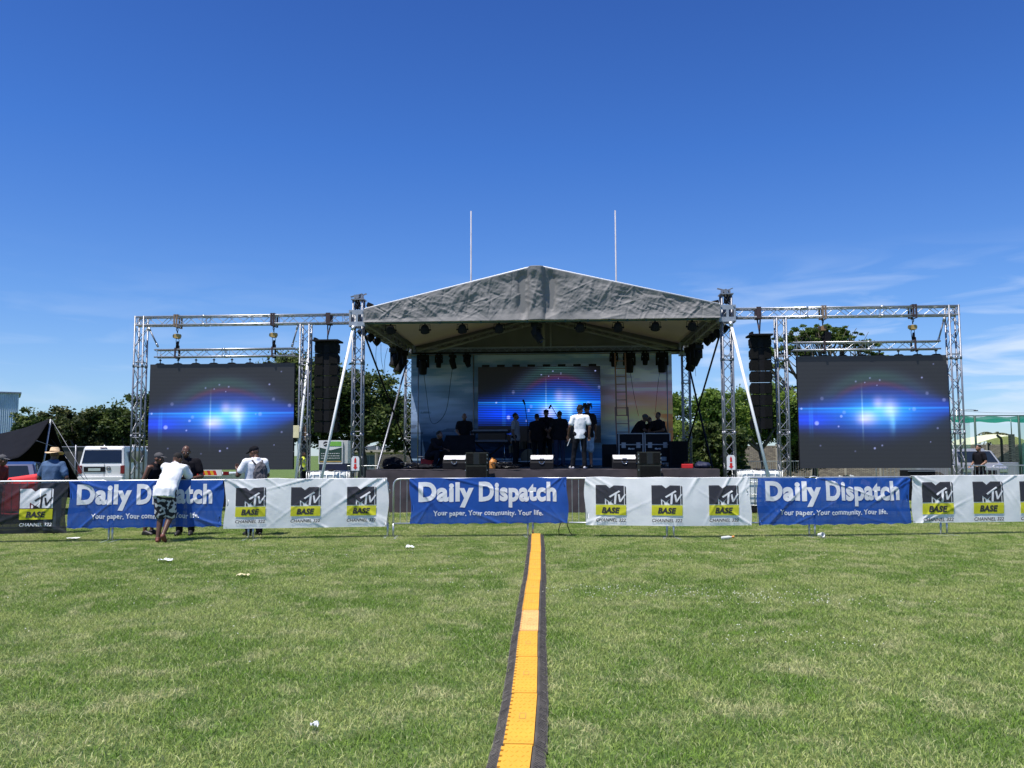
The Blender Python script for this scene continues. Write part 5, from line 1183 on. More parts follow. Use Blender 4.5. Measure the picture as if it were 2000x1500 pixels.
for px, nm in ((931, 'left'), (1268.5, 'right')):
    x, _ = loc_of(px, 900, -.9)
    for z0, h, top in ((0, .62, 0), (.625, .66, 0), (1.29, .33, 1)):
        lb = f'{["dark low bass speaker at the bottom of","dark bass speaker in the middle of","small dark speaker with a central slot on top of"][0 if z0 == 0 else 1 if not top else 2]} the {nm} stack before the stage'
        t = sthing('front_speaker', lb, 'loudspeaker', x, -.95, z0 + .004, 0, 'speaker stacks on the grass before the stage')
        b = MB(); b.box((0, .25, h / 2), (.56, .6, h - .006)); c = b.build('cabinet', mat('olive_black', (.022, .025, .021), .75, 0, .25, 20, spec=.2) if 'olive_black' not in MATS else 'olive_black', t, .01)
        b = MB()
        if top:
            for s_ in (-1, 1): b = MB(); b.box((s_ * .17, -.053, h / 2), (.17, .008, h - .06)); b.build('grille', 'grille', t)
            b = MB(); b.box((0, -.052, h / 2), (.13, .004, h - .04)); b.build('horn_slot', 'black_gloss', t)
        else: b.box((0, -.053, h / 2), (.50, .008, h - .08)); b.build('grille', 'grille', t)
        b = MB()
        for s_ in (-1, 1):
            for zz in (.2, .5, .8): b.box((s_ * .285, -.03, h * zz), (.012, .03, .03))
        b.build('rigging_pins', 'steel', t)
def box_thing(name, lb, cat, x, y, z, d, m, group=None, rot=0, bevel=.012): 
    t = sthing(name, lb, cat, x, y, z, rot, group); b = MB(); b.box((0, 0, d[2] / 2), d); b.build('body', m, t, bevel); return t
# flight cases
for k, (px0, px1, nm) in enumerate(((1207.5, 1257, 'left'), (1258.5, 1310, 'right'))):
    yl = 3.0; x0, _ = loc_of(px0, 860, yl); x1, _ = loc_of(px1, 860, yl); W_ = x1 - x0; hh = loc_of(1250, 846, yl)[1] - DK - .11
    t = sthing('flight_case', f'black flight case with silver edges and latches, {nm} of the pair below the ladder', 'flight case', (x0 + x1) / 2, yl, DK + .006, 0, 'flight cases on the right of the stage')
    b = MB(); b.box((0, .4, .10 + hh / 2), (W_ - .03, .8, hh)); b.build('body', 'navy' if 0 else 'black', t, .008)
    b = MB()
    for xx in (-W_ / 2 + .02, W_ / 2 - .02): b.box((xx, 0, .10 + hh / 2), (.035, .04, hh + .01)); b.box((xx, .8, .10 + hh / 2), (.035, .04, hh + .01))
    for zz in (.115, hh * .63 + .1, hh + .09): b.box((0, -.004, zz), (W_ - .075, .03, .032))
    b.build('aluminium_edges', 'alu_dull', t, .004)
    for sx in (-1, 1): b = MB(); b.box((sx * W_ * .29, -.022, hh * .61 + .1), (.13, .012, .17)); b.tube((sx * W_ * .29, -.036, hh * .61 + .1), (sx * W_ * .29, -.02, hh * .61 + .1), .035); b.build('latch', 'alu_dull', t, .004)
    b = MB(); b.box((W_ * .22 if k else -W_ * .22, -.022, hh * .16 + .1), (.17, .012, .12)); b.build('handle_plate', 'alu_dull', t, .004)
    vf = text2d('Martin', .19, .055, .02, .25, 0); b = MB(); b.add([V((v.x - .09, -.021 + .0, v.y + hh * .47 + .1)) for v in vf[0]], vf[1]); b.build('lettering', 'sign_white', t)
    for sx in (-1, 1):
        for yy in (.08, .72): b = MB(); b.tube((sx * W_ * .38 - .02, yy, .05), (sx * W_ * .38 + .02, yy, .05), .05, n=12); b.box((sx * W_ * .38, yy, .095), (.07, .07, .012)); b.build('castor', 'steel', t)
x, z = loc_of(1190, 868, 3.2)
t = box_thing('guitar_amplifier', 'black guitar amplifier left of the flight cases', 'amplifier', x, 3.3, DK + .006, (.44, .3, z - DK), 'black'); b = MB(); b.box((0, -.155, .22), (.36, .01, .34)); b.build('grille', 'grille', t)
x, z = loc_of(1325, 862, 2.6); t = box_thing('side_speaker', 'tall black loudspeaker right of the flight cases', 'loudspeaker', x, 2.7, DK + .006, (.52, .5, z - DK), 'black'); b = MB(); b.box((0, -.255, .42), (.44, .012, .7)); b.build('grille', 'grille', t)
x, _ = loc_of(1341, 905, .9); t = box_thing('tool_box', 'small red box on the right end of the stage', 'box', x, .8, DK + .006, (.30, .2, .12), 'red'); b = MB(); b.path([(-.08, 0, .12), (-.08, 0, .17), (.08, 0, .17), (.08, 0, .12)], .008, 5); b.build('handle', 'black', t)
x, _ = loc_of(1371, 905, .9)
def heap(name, lb, x, y, r, h, m, n=6, cat='bag', seed=0, cable=False):
    t = sthing(name, lb, cat, x, y, DK + .008); rr = random.Random(seed)
    def f(mb):
        for i in range(n): a = rr.uniform(0, 6.28); q = rr.uniform(0, .55); mb.ell((r * q * math.cos(a), .25 * q * math.sin(a), h * .35), (r * rr.uniform(.4, .6), .2, h * rr.uniform(.4, .62)))
    blob('body', f, m, t, .02, 2, .015, 7)
    if cable:
        b = MB()
        for i in range(7): 
            R_ = rr.uniform(.14, .26); cx_, cy2 = rr.uniform(-.6, .6) * r, rr.uniform(-.35, .2); b.path([(cx_ + R_ * math.cos(a), cy2 + R_ * .8 * math.sin(a), .03 + .02 * i + .03 * math.sin(a * 2 + i)) for a in [2 * math.pi * j / 18 for j in range(18)]], .014, 5, True)
        b.build('cables', 'black_gloss', t)
    return t
heap('dark_bag', 'dark blue bag lying on the right end of the stage', x, .9, .26, .2, 'navy', seed=2)
x, _ = loc_of(962, 903, .75)
t = sthing('water_jug', 'orange plastic jug standing on the stage beside the left speaker stack', 'jug', x, .7, DK + .006); b = MB(); b.lathe([(.07, 0), (.085, .02), (.088, .2), (.05, .26), (.025, .28), (.025, .31), (0, .31)], 16); b.build('body', 'orange_jug', t)
b = MB(); b.path([(.05, 0, .26), (.10, 0, .24), (.10, 0, .14), (.085, 0, .12)], .01, 6); b.build('handle', 'orange_jug', t)
x, _ = loc_of(770, 900, 1.2); heap('cable_heap', 'heap of black cables and cloth at the left end of the stage', x, 1.3, .42, .36, 'black_cloth', 7, 'cables', 3, True)
x, _ = loc_of(825, 905, 1.2); heap('cable_heap', 'low pile of black cables left of the crouching person', x, .9, .5, .14, 'black_cloth', 7, 'cables', 4, True)
x, _ = loc_of(985, 908, .8); heap('cable_heap', 'low pile of dark cables between the left and middle floor monitors', x, 1.0, .5, .10, 'black_cloth', 7, 'cables', 5, True)
x, _ = loc_of(830, 893, 2.0); t = box_thing('drink_crate', 'small red drinks crate behind the crouching person on the stage', 'crate', x, 2.4, DK + .006, (.35, .3, .28), 'red'); 
# desks and keyboards
x, _ = loc_of(897, 860, 3.4); t = sthing('equipment_rack', 'wide black equipment case in front of the bald person on stage', 'equipment case', x, 3.4, DK + .006)
W_ = .98; b = MB(); b.box((0, 0, .28), (W_, .6, .55)); b.build('body', 'black', t, .012)
b = MB(); b.add([V((-W_ / 2 - .05, -.25, .55)), V((W_ / 2 + .05, -.25, .55)), V((W_ / 2 - .04, .25, 1.0)), V((-W_ / 2 + .04, .25, 1.0))], [(0, 1, 2, 3)]); b.build('raised_lid', 'black_cloth', t, solid=.03)
x, _ = loc_of(957, 860, 3.8); t = sthing('keyboard_stand', 'two keyboards on a black crossed stand on the left of the stage', 'keyboards', x, 3.8, DK + .006)
b = MB()
for yy in (-.12, .12): b.tube((-.42, yy, .02), (.42, yy, .72), .02); b.tube((.42, yy, .02), (-.42, yy, .72), .02)
for xx in (-.42, .42): b.tube((xx, -.2, .74), (xx, .2, .74), .02); b.tube((xx, -.2, .02), (xx, .2, .02), .02)
for xx in (-.5, .5): b.tube((xx, .1, .74), (xx, .22, 1.08), .018)
b.build('stand', 'black', t)
for z_, y_, a_ in ((.80, 0, 0), (1.13, .15, .12)):
    b = MB(); b.box((0, y_, z_), (1.25, .32, .09), (a_, 0, 0)); kb = b.build('keyboard', 'black', t, .01); b = MB(); b.box((0, y_ - .165, z_ + .02), (1.15, .012, .02)); b.box((0, y_ - .08, z_ + .05), (1.1, .14, .01), (a_, 0, 0)); b.build('keys', 'tee_grey', kb)
# drum kit
x, _ = loc_of(1033, 880, 5.9); t = sthing('drum_kit', 'drum kit with cymbals half hidden behind the people on stage', 'drum kit', x, 5.9, DK + .006)
RX = Matrix.Rotation(R(90), 3, 'X')
b = MB(); b.lathe([(.27, -.2), (.28, -.2), (.28, .2), (.27, .2), (0, .2)], 24, (0, 0, .29), RX); b.build('bass_drum', 'black_gloss', t)
for dx, z_ in ((-.22, .72), (.2, .72), (.55, .5), (-.55, .58)): b = MB(); b.lathe([(.0, -.14), (.15, -.14), (.16, .12), (.15, .12), (0, .11)], 18, (dx, .1, z_)); b.tube((dx, .1, 0), (dx, .1, z_ - .14), .012); b.build('drum', 'black_gloss', t)
for dx, z_ in ((-.62, 1.12), (.62, 1.15), (-.85, .85)): b = MB(); b.lathe([(.02, .02), (.2, 0), (.2, -.004), (.0, .012)], 20, (dx, .2, z_), Matrix.Rotation(.25, 3, 'X')); b.tube((dx, .2, 0), (dx, .2, z_), .01); b.tube((dx - .2, .1, 0), (dx, .2, .35), .008); b.tube((dx + .2, .1, 0), (dx, .2, .35), .008); b.build('cymbal', 'chrome', t)
x, _ = loc_of(990, 885, 5.5); t = sthing('keyboard_riser', 'flat white-edged step behind the orange jug on stage', 'step', x + .2, 5.0, DK + .006); b = MB(); b.box((0, 0, .09), (1.6, .6, .18)); b.build('body', 'black', t, .01); b = MB(); b.box((0, -.305, .165), (1.6, .012, .03)); b.build('edge', 'alu_dull', t)
def mic_stand(px, top, yl, lb, boom):
    x, z = loc_of(px, top, yl); t = sthing('microphone_stand', lb, 'microphone stand', x, yl, DK + .006, 0, 'microphone stands before the striped screen'); h = z - DK
    b = MB(); b.tube((-boom * .9, 0, 0), (-boom * .9, 0, 1.25), .014); b.tube((-boom * .9 - boom * .3, 0, 1.10), (0, 0, h - .05), .011)
    for a in (0, 2.1, 4.2): b.tube((-boom * .9, 0, .12), (-boom * .9 + .3 * math.cos(a), .3 * math.sin(a), .01), .012)
    b.build('stand', 'black', t); b = MB(); d = V((boom, 0, 1.2)).normalized(); b.capsule(V((0, 0, h - .04)), .026, V((0, 0, h - .04)) + V((-.05 * (1 if boom < 0 else -1), 0, .12 if abs(boom) < .2 else -.10)), .034, 8); b.build('microphone', 'black', t)
mic_stand(1025, 787, 4.0, 'slim black microphone stand with an upright microphone left of the group on stage', -.10); mic_stand(1076, 789, 4.6, 'black microphone stand with a slanting boom above the group on stage', -.42)
# ladder
x0, zb = loc_of(1219, 893, 5.2); x1, zt = loc_of(1211, 690, 6.2)
t = sthing('extension_ladder', 'long reddish grey extension ladder leaning upright in front of the striped screen edge', 'ladder', 0, 0)
def ladder(b, p0, p1, w0):
    p0, p1 = V(p0), V(p1); 
    for s_ in (-1, 1): b.tube(p0 + V((s_ * w0, 0, 0)), p1 + V((s_ * w0, 0, 0)), .026, n=6)
    n = int((p1 - p0).length / .28)
    for i in range(1, n): q = p0.lerp(p1, i / n); b.tube(q - V((w0, 0, 0)), q + V((w0, 0, 0)), .016, n=6, cap=False)
xm, zm = loc_of(1214, 795, 5.7)
b = MB(); ladder(b, (x0, 5.2, DK), (xm, 5.7, zm), .21); b.build('lower_section', 'ladder_red', t); b = MB(); ladder(b, (xm, 5.68, zm - .3), (x1, 6.2, zt), .175); b.build('upper_section', 'ladder_red', t)
# loose cables hanging in the stage
def hang(lb, pts, r=.009, grp='thin cables hanging in the stage'):
    q = []
    for px, py, yl in pts: x, z = loc_of(px, py, yl); q.append(V((x, yl, z)))
    o = q[0].copy(); t = sthing('hanging_cable', lb, 'cable', o.x, o.y, o.z, 0, grp); b = MB()
    sm = []
    for i in range(len(q) - 1):
        p0 = q[max(0, i - 1)]; p1 = q[i]; p2 = q[i + 1]; p3 = q[min(len(q) - 1, i + 2)]
        for s_ in range(4): u = s_ / 4; sm.append(.5 * ((2 * p1) + (p2 - p0) * u + (2 * p0 - 5 * p1 + 4 * p2 - p3) * u * u + (3 * p1 - p0 - 3 * p2 + p3) * u ** 3) - o)
    sm.append(q[-1] - o); b.path(sm, r, 4); b.build('cable', 'black', t)
hang('long black cable loop sagging across the left of the printed backdrop', [(826, 715, 7.1), (833, 770, 7.1), (841, 822, 7.1), (856, 824, 7.1), (872, 800, 7.1), (880, 745, 7.1), (884, 715, 7.1)])
hang('thin cable hanging slack over the sunset part of the backdrop, left of a pair', [(1229, 715, 7.1), (1238, 770, 7.1), (1247, 812, 7.1)]); hang('thin cable hanging slack over the sunset part of the backdrop, right of a pair', [(1290, 715, 7.1), (1284, 760, 7.1), (1280, 805, 7.1)])
for k, (pa, pb) in enumerate((((736, 668), (738, 728)), ((744, 672), (752, 735)), ((757, 680), (752, 728)))): hang(f'thin cable dangling under the left side of the roof, {["nearest the front tower","middle of three","nearest the rear corner"][k]}', [(pa[0], pa[1], 2.5), ((pa[0] + pb[0]) / 2 - 3, (pa[1] + pb[1]) / 2, 2.5), (pb[0], pb[1], 2.5)], .007, 'cables dangling under the roof sides')
hang('thin cable dangling under the right side of the roof', [(1358, 680, 2.5), (1357, 705, 2.5), (1359, 735, 2.5)], .007, 'cables dangling under the roof sides')

# water tanks in cages
for sx, nm, y in ((-1, 'left', .05), (1, 'right', .05)):
    t = sthing('water_tank', f'white plastic water tank in a steel cage beside the {nm} front roof tower', 'water tank', sx * 5.78, y, 0, 0, 'caged water tanks weighing down the stage')
    b = MB(); b.box((0, 0, .12), (1.1, 1.0, .14)); b.build('pallet', 'black', t); b = MB(); b.box((0, 0, .66), (1.04, .94, .92)); b.build('tank', 'ibc_white', t, .10); b = MB(); b.tube((0, 0, 1.1), (0, 0, 1.17), .10); b.build('lid', 'black', t)
    b = MB()
    for z_ in (.22, .5, .82, 1.12):
        b.path([(-.55, -.5, z_), (.55, -.5, z_), (.55, .5, z_), (-.55, .5, z_)], .012, 5, True)
    for i in range(7):
        xx = -.55 + i * 1.1 / 6
        for yy in (-.5, .5): b.tube((xx, yy, .18), (xx, yy, 1.12), .010, n=5)
    for i in range(1, 6):
        yy = -.5 + i / 6
        for xx in (-.55, .55): b.tube((xx, yy, .18), (xx, yy, 1.12), .010, n=5)
    for xx in (-.2, .2): b.tube((xx, -.5, 1.13), (xx, .5, 1.13), .014, n=5)
    b.build('cage', 'steel', t)
x, _ = loc_of(712, 925, .4); t = sthing('side_flight_case', 'black case between the left front roof tower and the stage', 'flight case', -4.62 - .27 + .0, 1.6, 0); b = MB(); b.box((0, 0, .5), (.35, .8, .9)); b.build('body', 'black', t, .01); b = MB(); b.box((0, -.405, .9), (.35, .02, .03)); b.build('edge', 'alu_dull', t)

# ================================================================ behind: walls, buildings, vehicles
def stone_wall_mat():
    m = mat('wall_stone', (.30, .26, .20), .9, 0, .25, 2, bump=.6, bscale=6); nt = m.node_tree; N = nt.nodes
    tcn = N.new('ShaderNodeTexCoord'); br = N.new('ShaderNodeTexBrick'); mp_ = N.new('ShaderNodeMapping'); mp_.inputs['Rotation'].default_value = (R(90), 0, 0); nt.links.new(tcn.outputs['Object'], mp_.inputs[0]); nt.links.new(mp_.outputs[0], br.inputs['Vector'])
    br.inputs['Scale'].default_value = 3.2; br.inputs['Color1'].default_value = (.36, .31, .24, 1); br.inputs['Color2'].default_value = (.20, .17, .14, 1); br.inputs['Mortar'].default_value = (.10, .09, .08, 1); br.inputs['Mortar Size'].default_value = .03; br.inputs['Brick Width'].default_value = .75; br.inputs['Row Height'].default_value = .22
    nt.links.new(br.outputs[0], N['Principled BSDF'].inputs['Base Color'])
stone_wall_mat()
mat('fence_dark', (.045, .045, .042), .9, 0, .3, 3); mat('shed_blue', (.42, .52, .62), .55, .1, .12, 1.2); mat('roof_tile_pale', (.40, .38, .36), .8); mat('marquee_white', (.80, .82, .86), .6, 0, .03); mat('marquee_yellow', (.86, .88, .62), .7, 0, .05, trans=.35)
mat('plaster', (.40, .36, .29), .85, 0, .12, 2); mat('window_glass', (.10, .13, .15), .15, 0, .2, 3)
def wall(name, lb, p0, p1, h, grp=None, posts=True):
    d = p1 - p0; d.z = 0; Ln = d.length; t = thing(name, lb, 'wall', (p0.x, p0.y, 0), math.atan2(d.y, d.x), grp)
    b = MB(); n = max(1, int(Ln / 2)); 
    for i in range(n): b.box((Ln * (i + .5) / n, 0, h / 2), (Ln / n - .13, .06, h))
    b.build('panels', 'wall_stone', t); b = MB()
    for i in range(n + 1): b.box((Ln * i / n, 0, h / 2 + .04), (.125, .13, h + .08))
    b.build('posts', 'plaster', t); return t
def g2(px, D): p = at(px, 885, D); p.z = 0; return p
wall('boundary_wall', 'long precast stone-pattern boundary wall behind the right of the field', g2(1325, 55), g2(2150, 50), 2.02)
wall('boundary_wall', 'short brown stone wall left of the printed backdrop, behind the dark brace', g2(735, 52), g2(870, 54), 1.55)
t = thing('mesh_fence', 'dark mesh-covered fence behind the white van at the left', 'fence', g2(112, 44), 0); b = MB(); b.box((3.2, 0, 1.0), (7.5, .03, 1.95)); b.build('mesh', 'fence_dark', t); b = MB()
for i in range(6): b.tube((-.5 + i * 1.48, -.05, 0), (-.5 + i * 1.48, -.05, 2.1), .04)
b.tube((-.5, -.05, 2.0), (6.9, -.05, 2.0), .03); b.build('posts', 'alu_dull', t)
# shed
p = g2(-45, 60); W_ = g2(31, 60).x - p.x; t = thing('metal_shed', 'pale blue corrugated metal shed at the far left edge', 'shed', g2(32, 60) - V((5.0 * math.cos(R(31)), 5.0 * math.sin(R(31)), 0)), R(31)); W_ = 5.0; hh = at(0, 769, 60).z
b = MB(); n = 40; pts = []
for i in range(n * 2 + 1): pts.append((W_ * i / (2 * n), (-.05 if i % 2 else 0)))
vs = [V((x, y, 0)) for x, y in pts] + [V((x, y, hh)) for x, y in pts]; m_ = len(pts); b.add(vs, [(i, i + 1, i + 1 + m_, i + m_) for i in range(m_ - 1)])
b.add([V((W_, 0, 0)), V((W_, 5, 0)), V((W_, 5, hh)), V((W_, 0, hh)), V((0, 5, 0)), V((0, 5, hh)), V((0, 0, 0)), V((0, 0, hh))], [(0, 1, 2, 3), (1, 4, 5, 2), (4, 6, 7, 5)]); b.build('walls', 'shed_blue', t)
b = MB(); b.box((W_ / 2, 2.5, hh + .05), (W_ + .3, 5.3, .1)); b.build('roof', 'alu_dull', t)
# pale blue roofed building behind the left tower
p = g2(222, 52); t = thing('low_building', 'low white building with pale blue roof peeping over the white van', 'building', p); b = MB(); b.box((1.4, 1, 1.0), (3.2, 2, 2.0)); b.build('walls', 'marquee_white', t); b = MB(); b.box((1.4, 1, 2.14), (3.4, 2.4, .24), (R(8), 0, 0)); b.build('roof', 'shed_blue', t)
# clubhouse + marquee
p = g2(700, 60); t = thing('clubhouse', 'low tan building with dark windows behind the left front roof tower', 'building', p)
b = MB(); b.box((2.2, 2, .85), (7.0, 4, 1.7)); b.build('walls', 'plaster', t); b = MB(); b.box((2.2, 1.9, 1.78), (7.4, 4.5, .16)); b.build('roof', 'plaster', t)
for i in range(4): b = MB(); b.box((-.3 + i * 1.1, -.02, .95), (.95, .04, 1.0)); w_ = b.build('window', 'window_glass', t); b = MB(); b.box((-.3 + i * 1.1, -.045, .95), (.04, .02, 1.0)); b.build('frame', 'alu_dull', w_)
p = g2(752, 64); t = thing('white_marquee', 'white peaked marquee roof behind the low tan building', 'marquee', p)
b = MB(); b.sm = True; hz = at(752, 858, 64).z
b.grid(24, 8, lambda a, c: V(((a - .5) * 3.8, c * 3, 2.1 + (hz - 2.1) * (1 - abs(a - .5) * 2) ** 1.5 * (1 - .5 * abs(c - .5)) + .05 * math.cos(a * 12.5)))); b.build('canopy', 'marquee_white', t, solid=.03)
b = MB()
for x in (-1.85, -.6, .6, 1.85): b.tube((x, 0, 0), (x, 0, 2.2), .04)
b.build('poles', 'alu_dull', t); b = MB(); b.grid(30, 2, lambda a, c: V(((a - .5) * 3.8, .02, 1.3 + c * .9))); b.build('side_panel', 'window_glass', t, solid=.02)
# kiosk with sign
p = g2(646, 34); t = thing('advert_trailer', 'green and white advert trailer board between tower and left line array', 'sign', p); zt = at(646, 860, 34).z; zb = at(646, 906, 34).z; W_ = .96; h = zt - zb
b = MB(); b.box((.10, .55, (zt + zb) / 2), (1.16, 1.0, h - .02)); b.build('body', 'tank_white', t, .01)
b = MB(); b.box((0, 0, (zt + zb) / 2), (W_, .06, h)); pn = b.build('panel', 'sign_white', t)
b = MB(); b.add([V((-W_ / 2 + .03, -.034, zb + .06)), V((W_ / 2 - .03, -.034, zb + .06)), V((W_ / 2 - .03, -.034, zt - h * .30)), V((0, -.034, zt - h * .42)), V((-W_ / 2 + .03, -.034, zt - h * .30))], [(0, 1, 2, 3, 4)]); b.build('dark_field', 'green_dark', pn)
b = MB(); b.box((.18, -.036, zt - h * .15), (.50, .004, h * .20)); b.build('green_field', 'green_sign', pn)
b = MB(); b.lathe([(0, -.002), (.10, -.002), (.10, .002), (0, .002)], 20, (-.20, -.036, zt - h * .15), RX); b.build('emblem', 'text_dark', pn); b = MB(); b.box((-.20, -.040, zt - h * .15), (.17, .003, .03), (0, R(-18), 0)); b.build('emblem_stripe', 'sign_white', pn)
b = MB(); rr = random.Random(1)
for j, (z_, n) in enumerate(((zt - h * .56, 7), (zt - h * .66, 10), (zt - h * .76, 9))):
    xx = -.38
    while xx < .36: l = rr.uniform(.03, .09); b.box((xx + l / 2, -.037, z_), (l, .003, .022)); xx += l + .025
b.build('text_lines', 'sign_white', pn); b = MB(); b.box((0, -.037, zb + .09), (W_ - .1, .003, .05)); b.build('orange_line', 'hoist_yellow', pn)
b = MB(); b.box((.1, .5, zb - .16), (1.1, 1.1, .3)); b.build('chassis', 'navy', t); 
for s_ in (-1, 1): b = MB(); b.tube((s_ * .5 + .1 - .06, .5, .3), (s_ * .5 + .1 + .06, .5, .3), .3, n=18); b.build('wheel', 'black', t)
# vehicles
def body(b, prof, W_, taper=.12, z0=.8, zt=2.0, inset=.93):
    cy = sum(p[0] for p in prof) / len(prof); cz = sum(p[1] for p in prof) / len(prof); rs = []
    for x, s_ in ((-1, inset), (-.93, 1), (.93, 1), (1, inset)):
        rs.append([V((x * W_ / 2 * (1 - taper * max(0, (z - z0) / (zt - z0))), cy + (y - cy) * s_ if s_ != 1 else y, cz + (z - cz) * (1 - (1 - s_) * .5))) for y, z in prof])
    b.rings(rs)
def wheels(t, pts, r, W_=.2):
    for x, y in pts:
        b = MB(); b.tube((x - W_ / 2, y, r), (x + W_ / 2, y, r), r, n=24); q = b.build('wheel', 'rubber', t, .02); b = MB(); b.tube((x - W_ / 2 - .006, y, r), (x + W_ / 2 + .006, y, r), r * .6, n=16); b.build('rim', 'alu_dull', q)
# white van, rear towards us
D = 37.0; p = g2(199, D); t = thing('white_van', 'white panel van parked with its rear towards the camera, left of the left tower', 'van', p, R(8))
b = MB(); body(b, [(0, .45), (0, 1.1), (.22, 1.90), (.35, 1.97), (3.6, 1.97), (4.3, 1.35), (4.95, 1.1), (5.0, .45)], 1.93, .14, 1.05, 1.97, .97); b.build('body', 'car_white', t, .04)
sl_ = lambda z: (z - 1.1) / .8 * .22
def panel(b, x0, x1, z0, z1, y=-.012, sh=.03): b.add([V((x0, sl_(max(z0, 1.1)) + y, z0)), V((x1, sl_(max(z0, 1.1)) + y, z0)), V((x1 - sh, sl_(z1) + y, z1)), V((x0 + sh, sl_(z1) + y, z1))], [(0, 1, 2, 3)])
b = MB(); panel(b, -.82, .82, 1.24, 1.80, -.012, .06); b.build('rear_window', 'glass_dark', t, solid=.02)
b = MB(); b.box((-.28, -.01, .96), (.88, .02, .22)); b.build('plate_recess', 'black', t); b = MB(); b.box((-.28, -.026, .95), (.5, .01, .12)); b.build('number_plate', 'plate', t)
for s_ in (-1, 1): b = MB(); b.box((s_ * .88, .0, .95), (.17, .06, .36)); b.build('tail_light', 'tail_red', t, .01)
b = MB(); b.box((0, -.06, .52), (1.86, .16, .26)); b.build('bumper', 'car_white', t, .03); b = MB(); b.box((.12, -.008, 1.0 - .1), (.012, .012, .62)); b.build('door_seam', 'text_dark', t)
b = MB(); b.path([(.30 + .085 * math.cos(a), -.02, 1.0 + .085 * math.sin(a)) for a in [2 * PI * j / 20 for j in range(20)]], .010, 5, True)
b.path([(.25, -.02, 1.06), (.285, -.02, .99), (.30, -.02, 1.02), (.315, -.02, .99), (.35, -.02, 1.06)], .007, 4); b.path([(.24, -.02, 1.02), (.275, -.02, .93), (.30, -.02, .975), (.325, -.02, .93), (.36, -.02, 1.02)], .007, 4); b.build('emblem', 'text_dark', t)
b = MB(); b.box((0, .2, 1.90), (.3, .03, .03)); b.build('brake_light', 'tail_red', t)
b = MB(); b.box((.93, 1.9, 1.5), (.02, 2.2, .5)); b.build('side_window', 'glass_dark', t); wheels(t, [(-.82, 1.0), (.82, 1.0), (-.82, 4.1), (.82, 4.1)], .33)
# white vehicle behind the left outer tower, cab towards us
p = g2(262, 44); t = thing('white_bakkie', 'white pickup half hidden behind the outermost left truss tower', 'pickup', p, R(-80)); b = MB(); body(b, [(-2.3, .45), (-2.3, 1.0), (-1.2, 1.12), (-.5, 1.80), (.9, 1.84), (1.0, 1.15), (2.4, 1.15), (2.4, .45)], 1.75, .16, 1.1, 1.85); b.build('body', 'car_white', t, .03)
b = MB(); b.box((0, .2, 1.45), (1.66, .95, .42)); b.build('side_window', 'glass_dark', t); b = MB(); b.add([V((-.7, -1.18, 1.16)), V((.7, -1.18, 1.16)), V((.62, -.55, 1.77)), V((-.62, -.55, 1.77))], [(0, 1, 2, 3)]); b.build('windscreen', 'glass_dark', t, solid=.02)
b = MB(); b.box((1.0, -.9, 1.2), (.18, .1, .2)); b.build('mirror', 'car_white', t, .02); wheels(t, [(-.75, -1.5), (.75, -1.5), (-.75, 1.5), (.75, 1.5)], .34)
# blue car, rear towards us
D = 19.5; p = g2(-2, D); t = thing('blue_car', 'dark blue hatchback with its rear towards the camera, behind the black banner', 'car', p, R(24))
b = MB(); body(b, [(0, .35), (-.02, .95), (.38, 1.38), (.7, 1.44), (2.0, 1.42), (2.9, .98), (3.9, .85), (4.0, .35)], 1.68, .20, .9, 1.44, .97); b.build('body', 'car_blue', t, .05)
b = MB(); b.add([V((-.66, .015 - .03, .98)), V((.66, .015 - .03, .98)), V((.55, .36 - .03, 1.34)), V((-.55, .36 - .03, 1.34))], [(0, 1, 2, 3)]); b.build('rear_window', 'glass_dark', t, solid=.02)
b = MB(); b.add([V((.80, .45, .98)), V((.80, 1.5, .98)), V((.71, 1.5, 1.33)), V((.72, .65, 1.33))], [(0, 1, 2, 3)]); b.add([V((.80, 1.56, .98)), V((.80, 2.6, .98)), V((.71, 2.0, 1.33)), V((.71, 1.56, 1.33))], [(0, 1, 2, 3)]); b.build('side_windows', 'window_glass', t, solid=.02)
for s_ in (-1, 1): b = MB(); b.box((s_ * .74, -.01, .82), (.18, .06, .26)); b.build('tail_light', 'tail_red', t, .01)
b = MB(); b.box((0, -.05, .45), (1.6, .14, .24)); b.build('bumper', 'car_blue', t, .03); b = MB(); b.box((0, -.03, .72), (.5, .02, .12)); b.build('number_plate', 'plate', t); b = MB(); b.tube((0, .5, 1.43), (0, .75, 1.75), .006); b.build('aerial', 'black', t); wheels(t, [(-.72, .8), (.72, .8), (-.72, 3.2), (.72, 3.2)], .3)
# red folding chair by the car
p = g2(28, 17.6); t = thing('red_chair', 'red fabric folding chair standing behind the black banner', 'chair', p, R(20)); b = MB(); b.sm = True
b.grid(12, 10, lambda a, c: V(((a - .5) * .8, .25 + c * .12 + .05 * math.sin(a * 3.1), .42 + c * (.66 + .12 * a)))); b.build('backrest', 'red_cloth', t, solid=.03); b = MB(); b.sm = True; b.grid(8, 8, lambda a, c: V(((a - .5) * .7, -.25 + c * .5, .42 - .05 * math.sin(a * 3.14)))); b.build('seat', 'red_cloth', t, solid=.02)
b = MB(); 
for s_ in (-1, 1): b.tube((s_ * .35, -.28, 0), (s_ * .35, .25, .45), .013); b.tube((s_ * .35, .3, 0), (s_ * .35, -.25, .43), .013); b.tube((s_ * .38, .24, .42), (s_ * .38, .38, 1.1), .013)
b.build('frame_tubes', 'black', t)
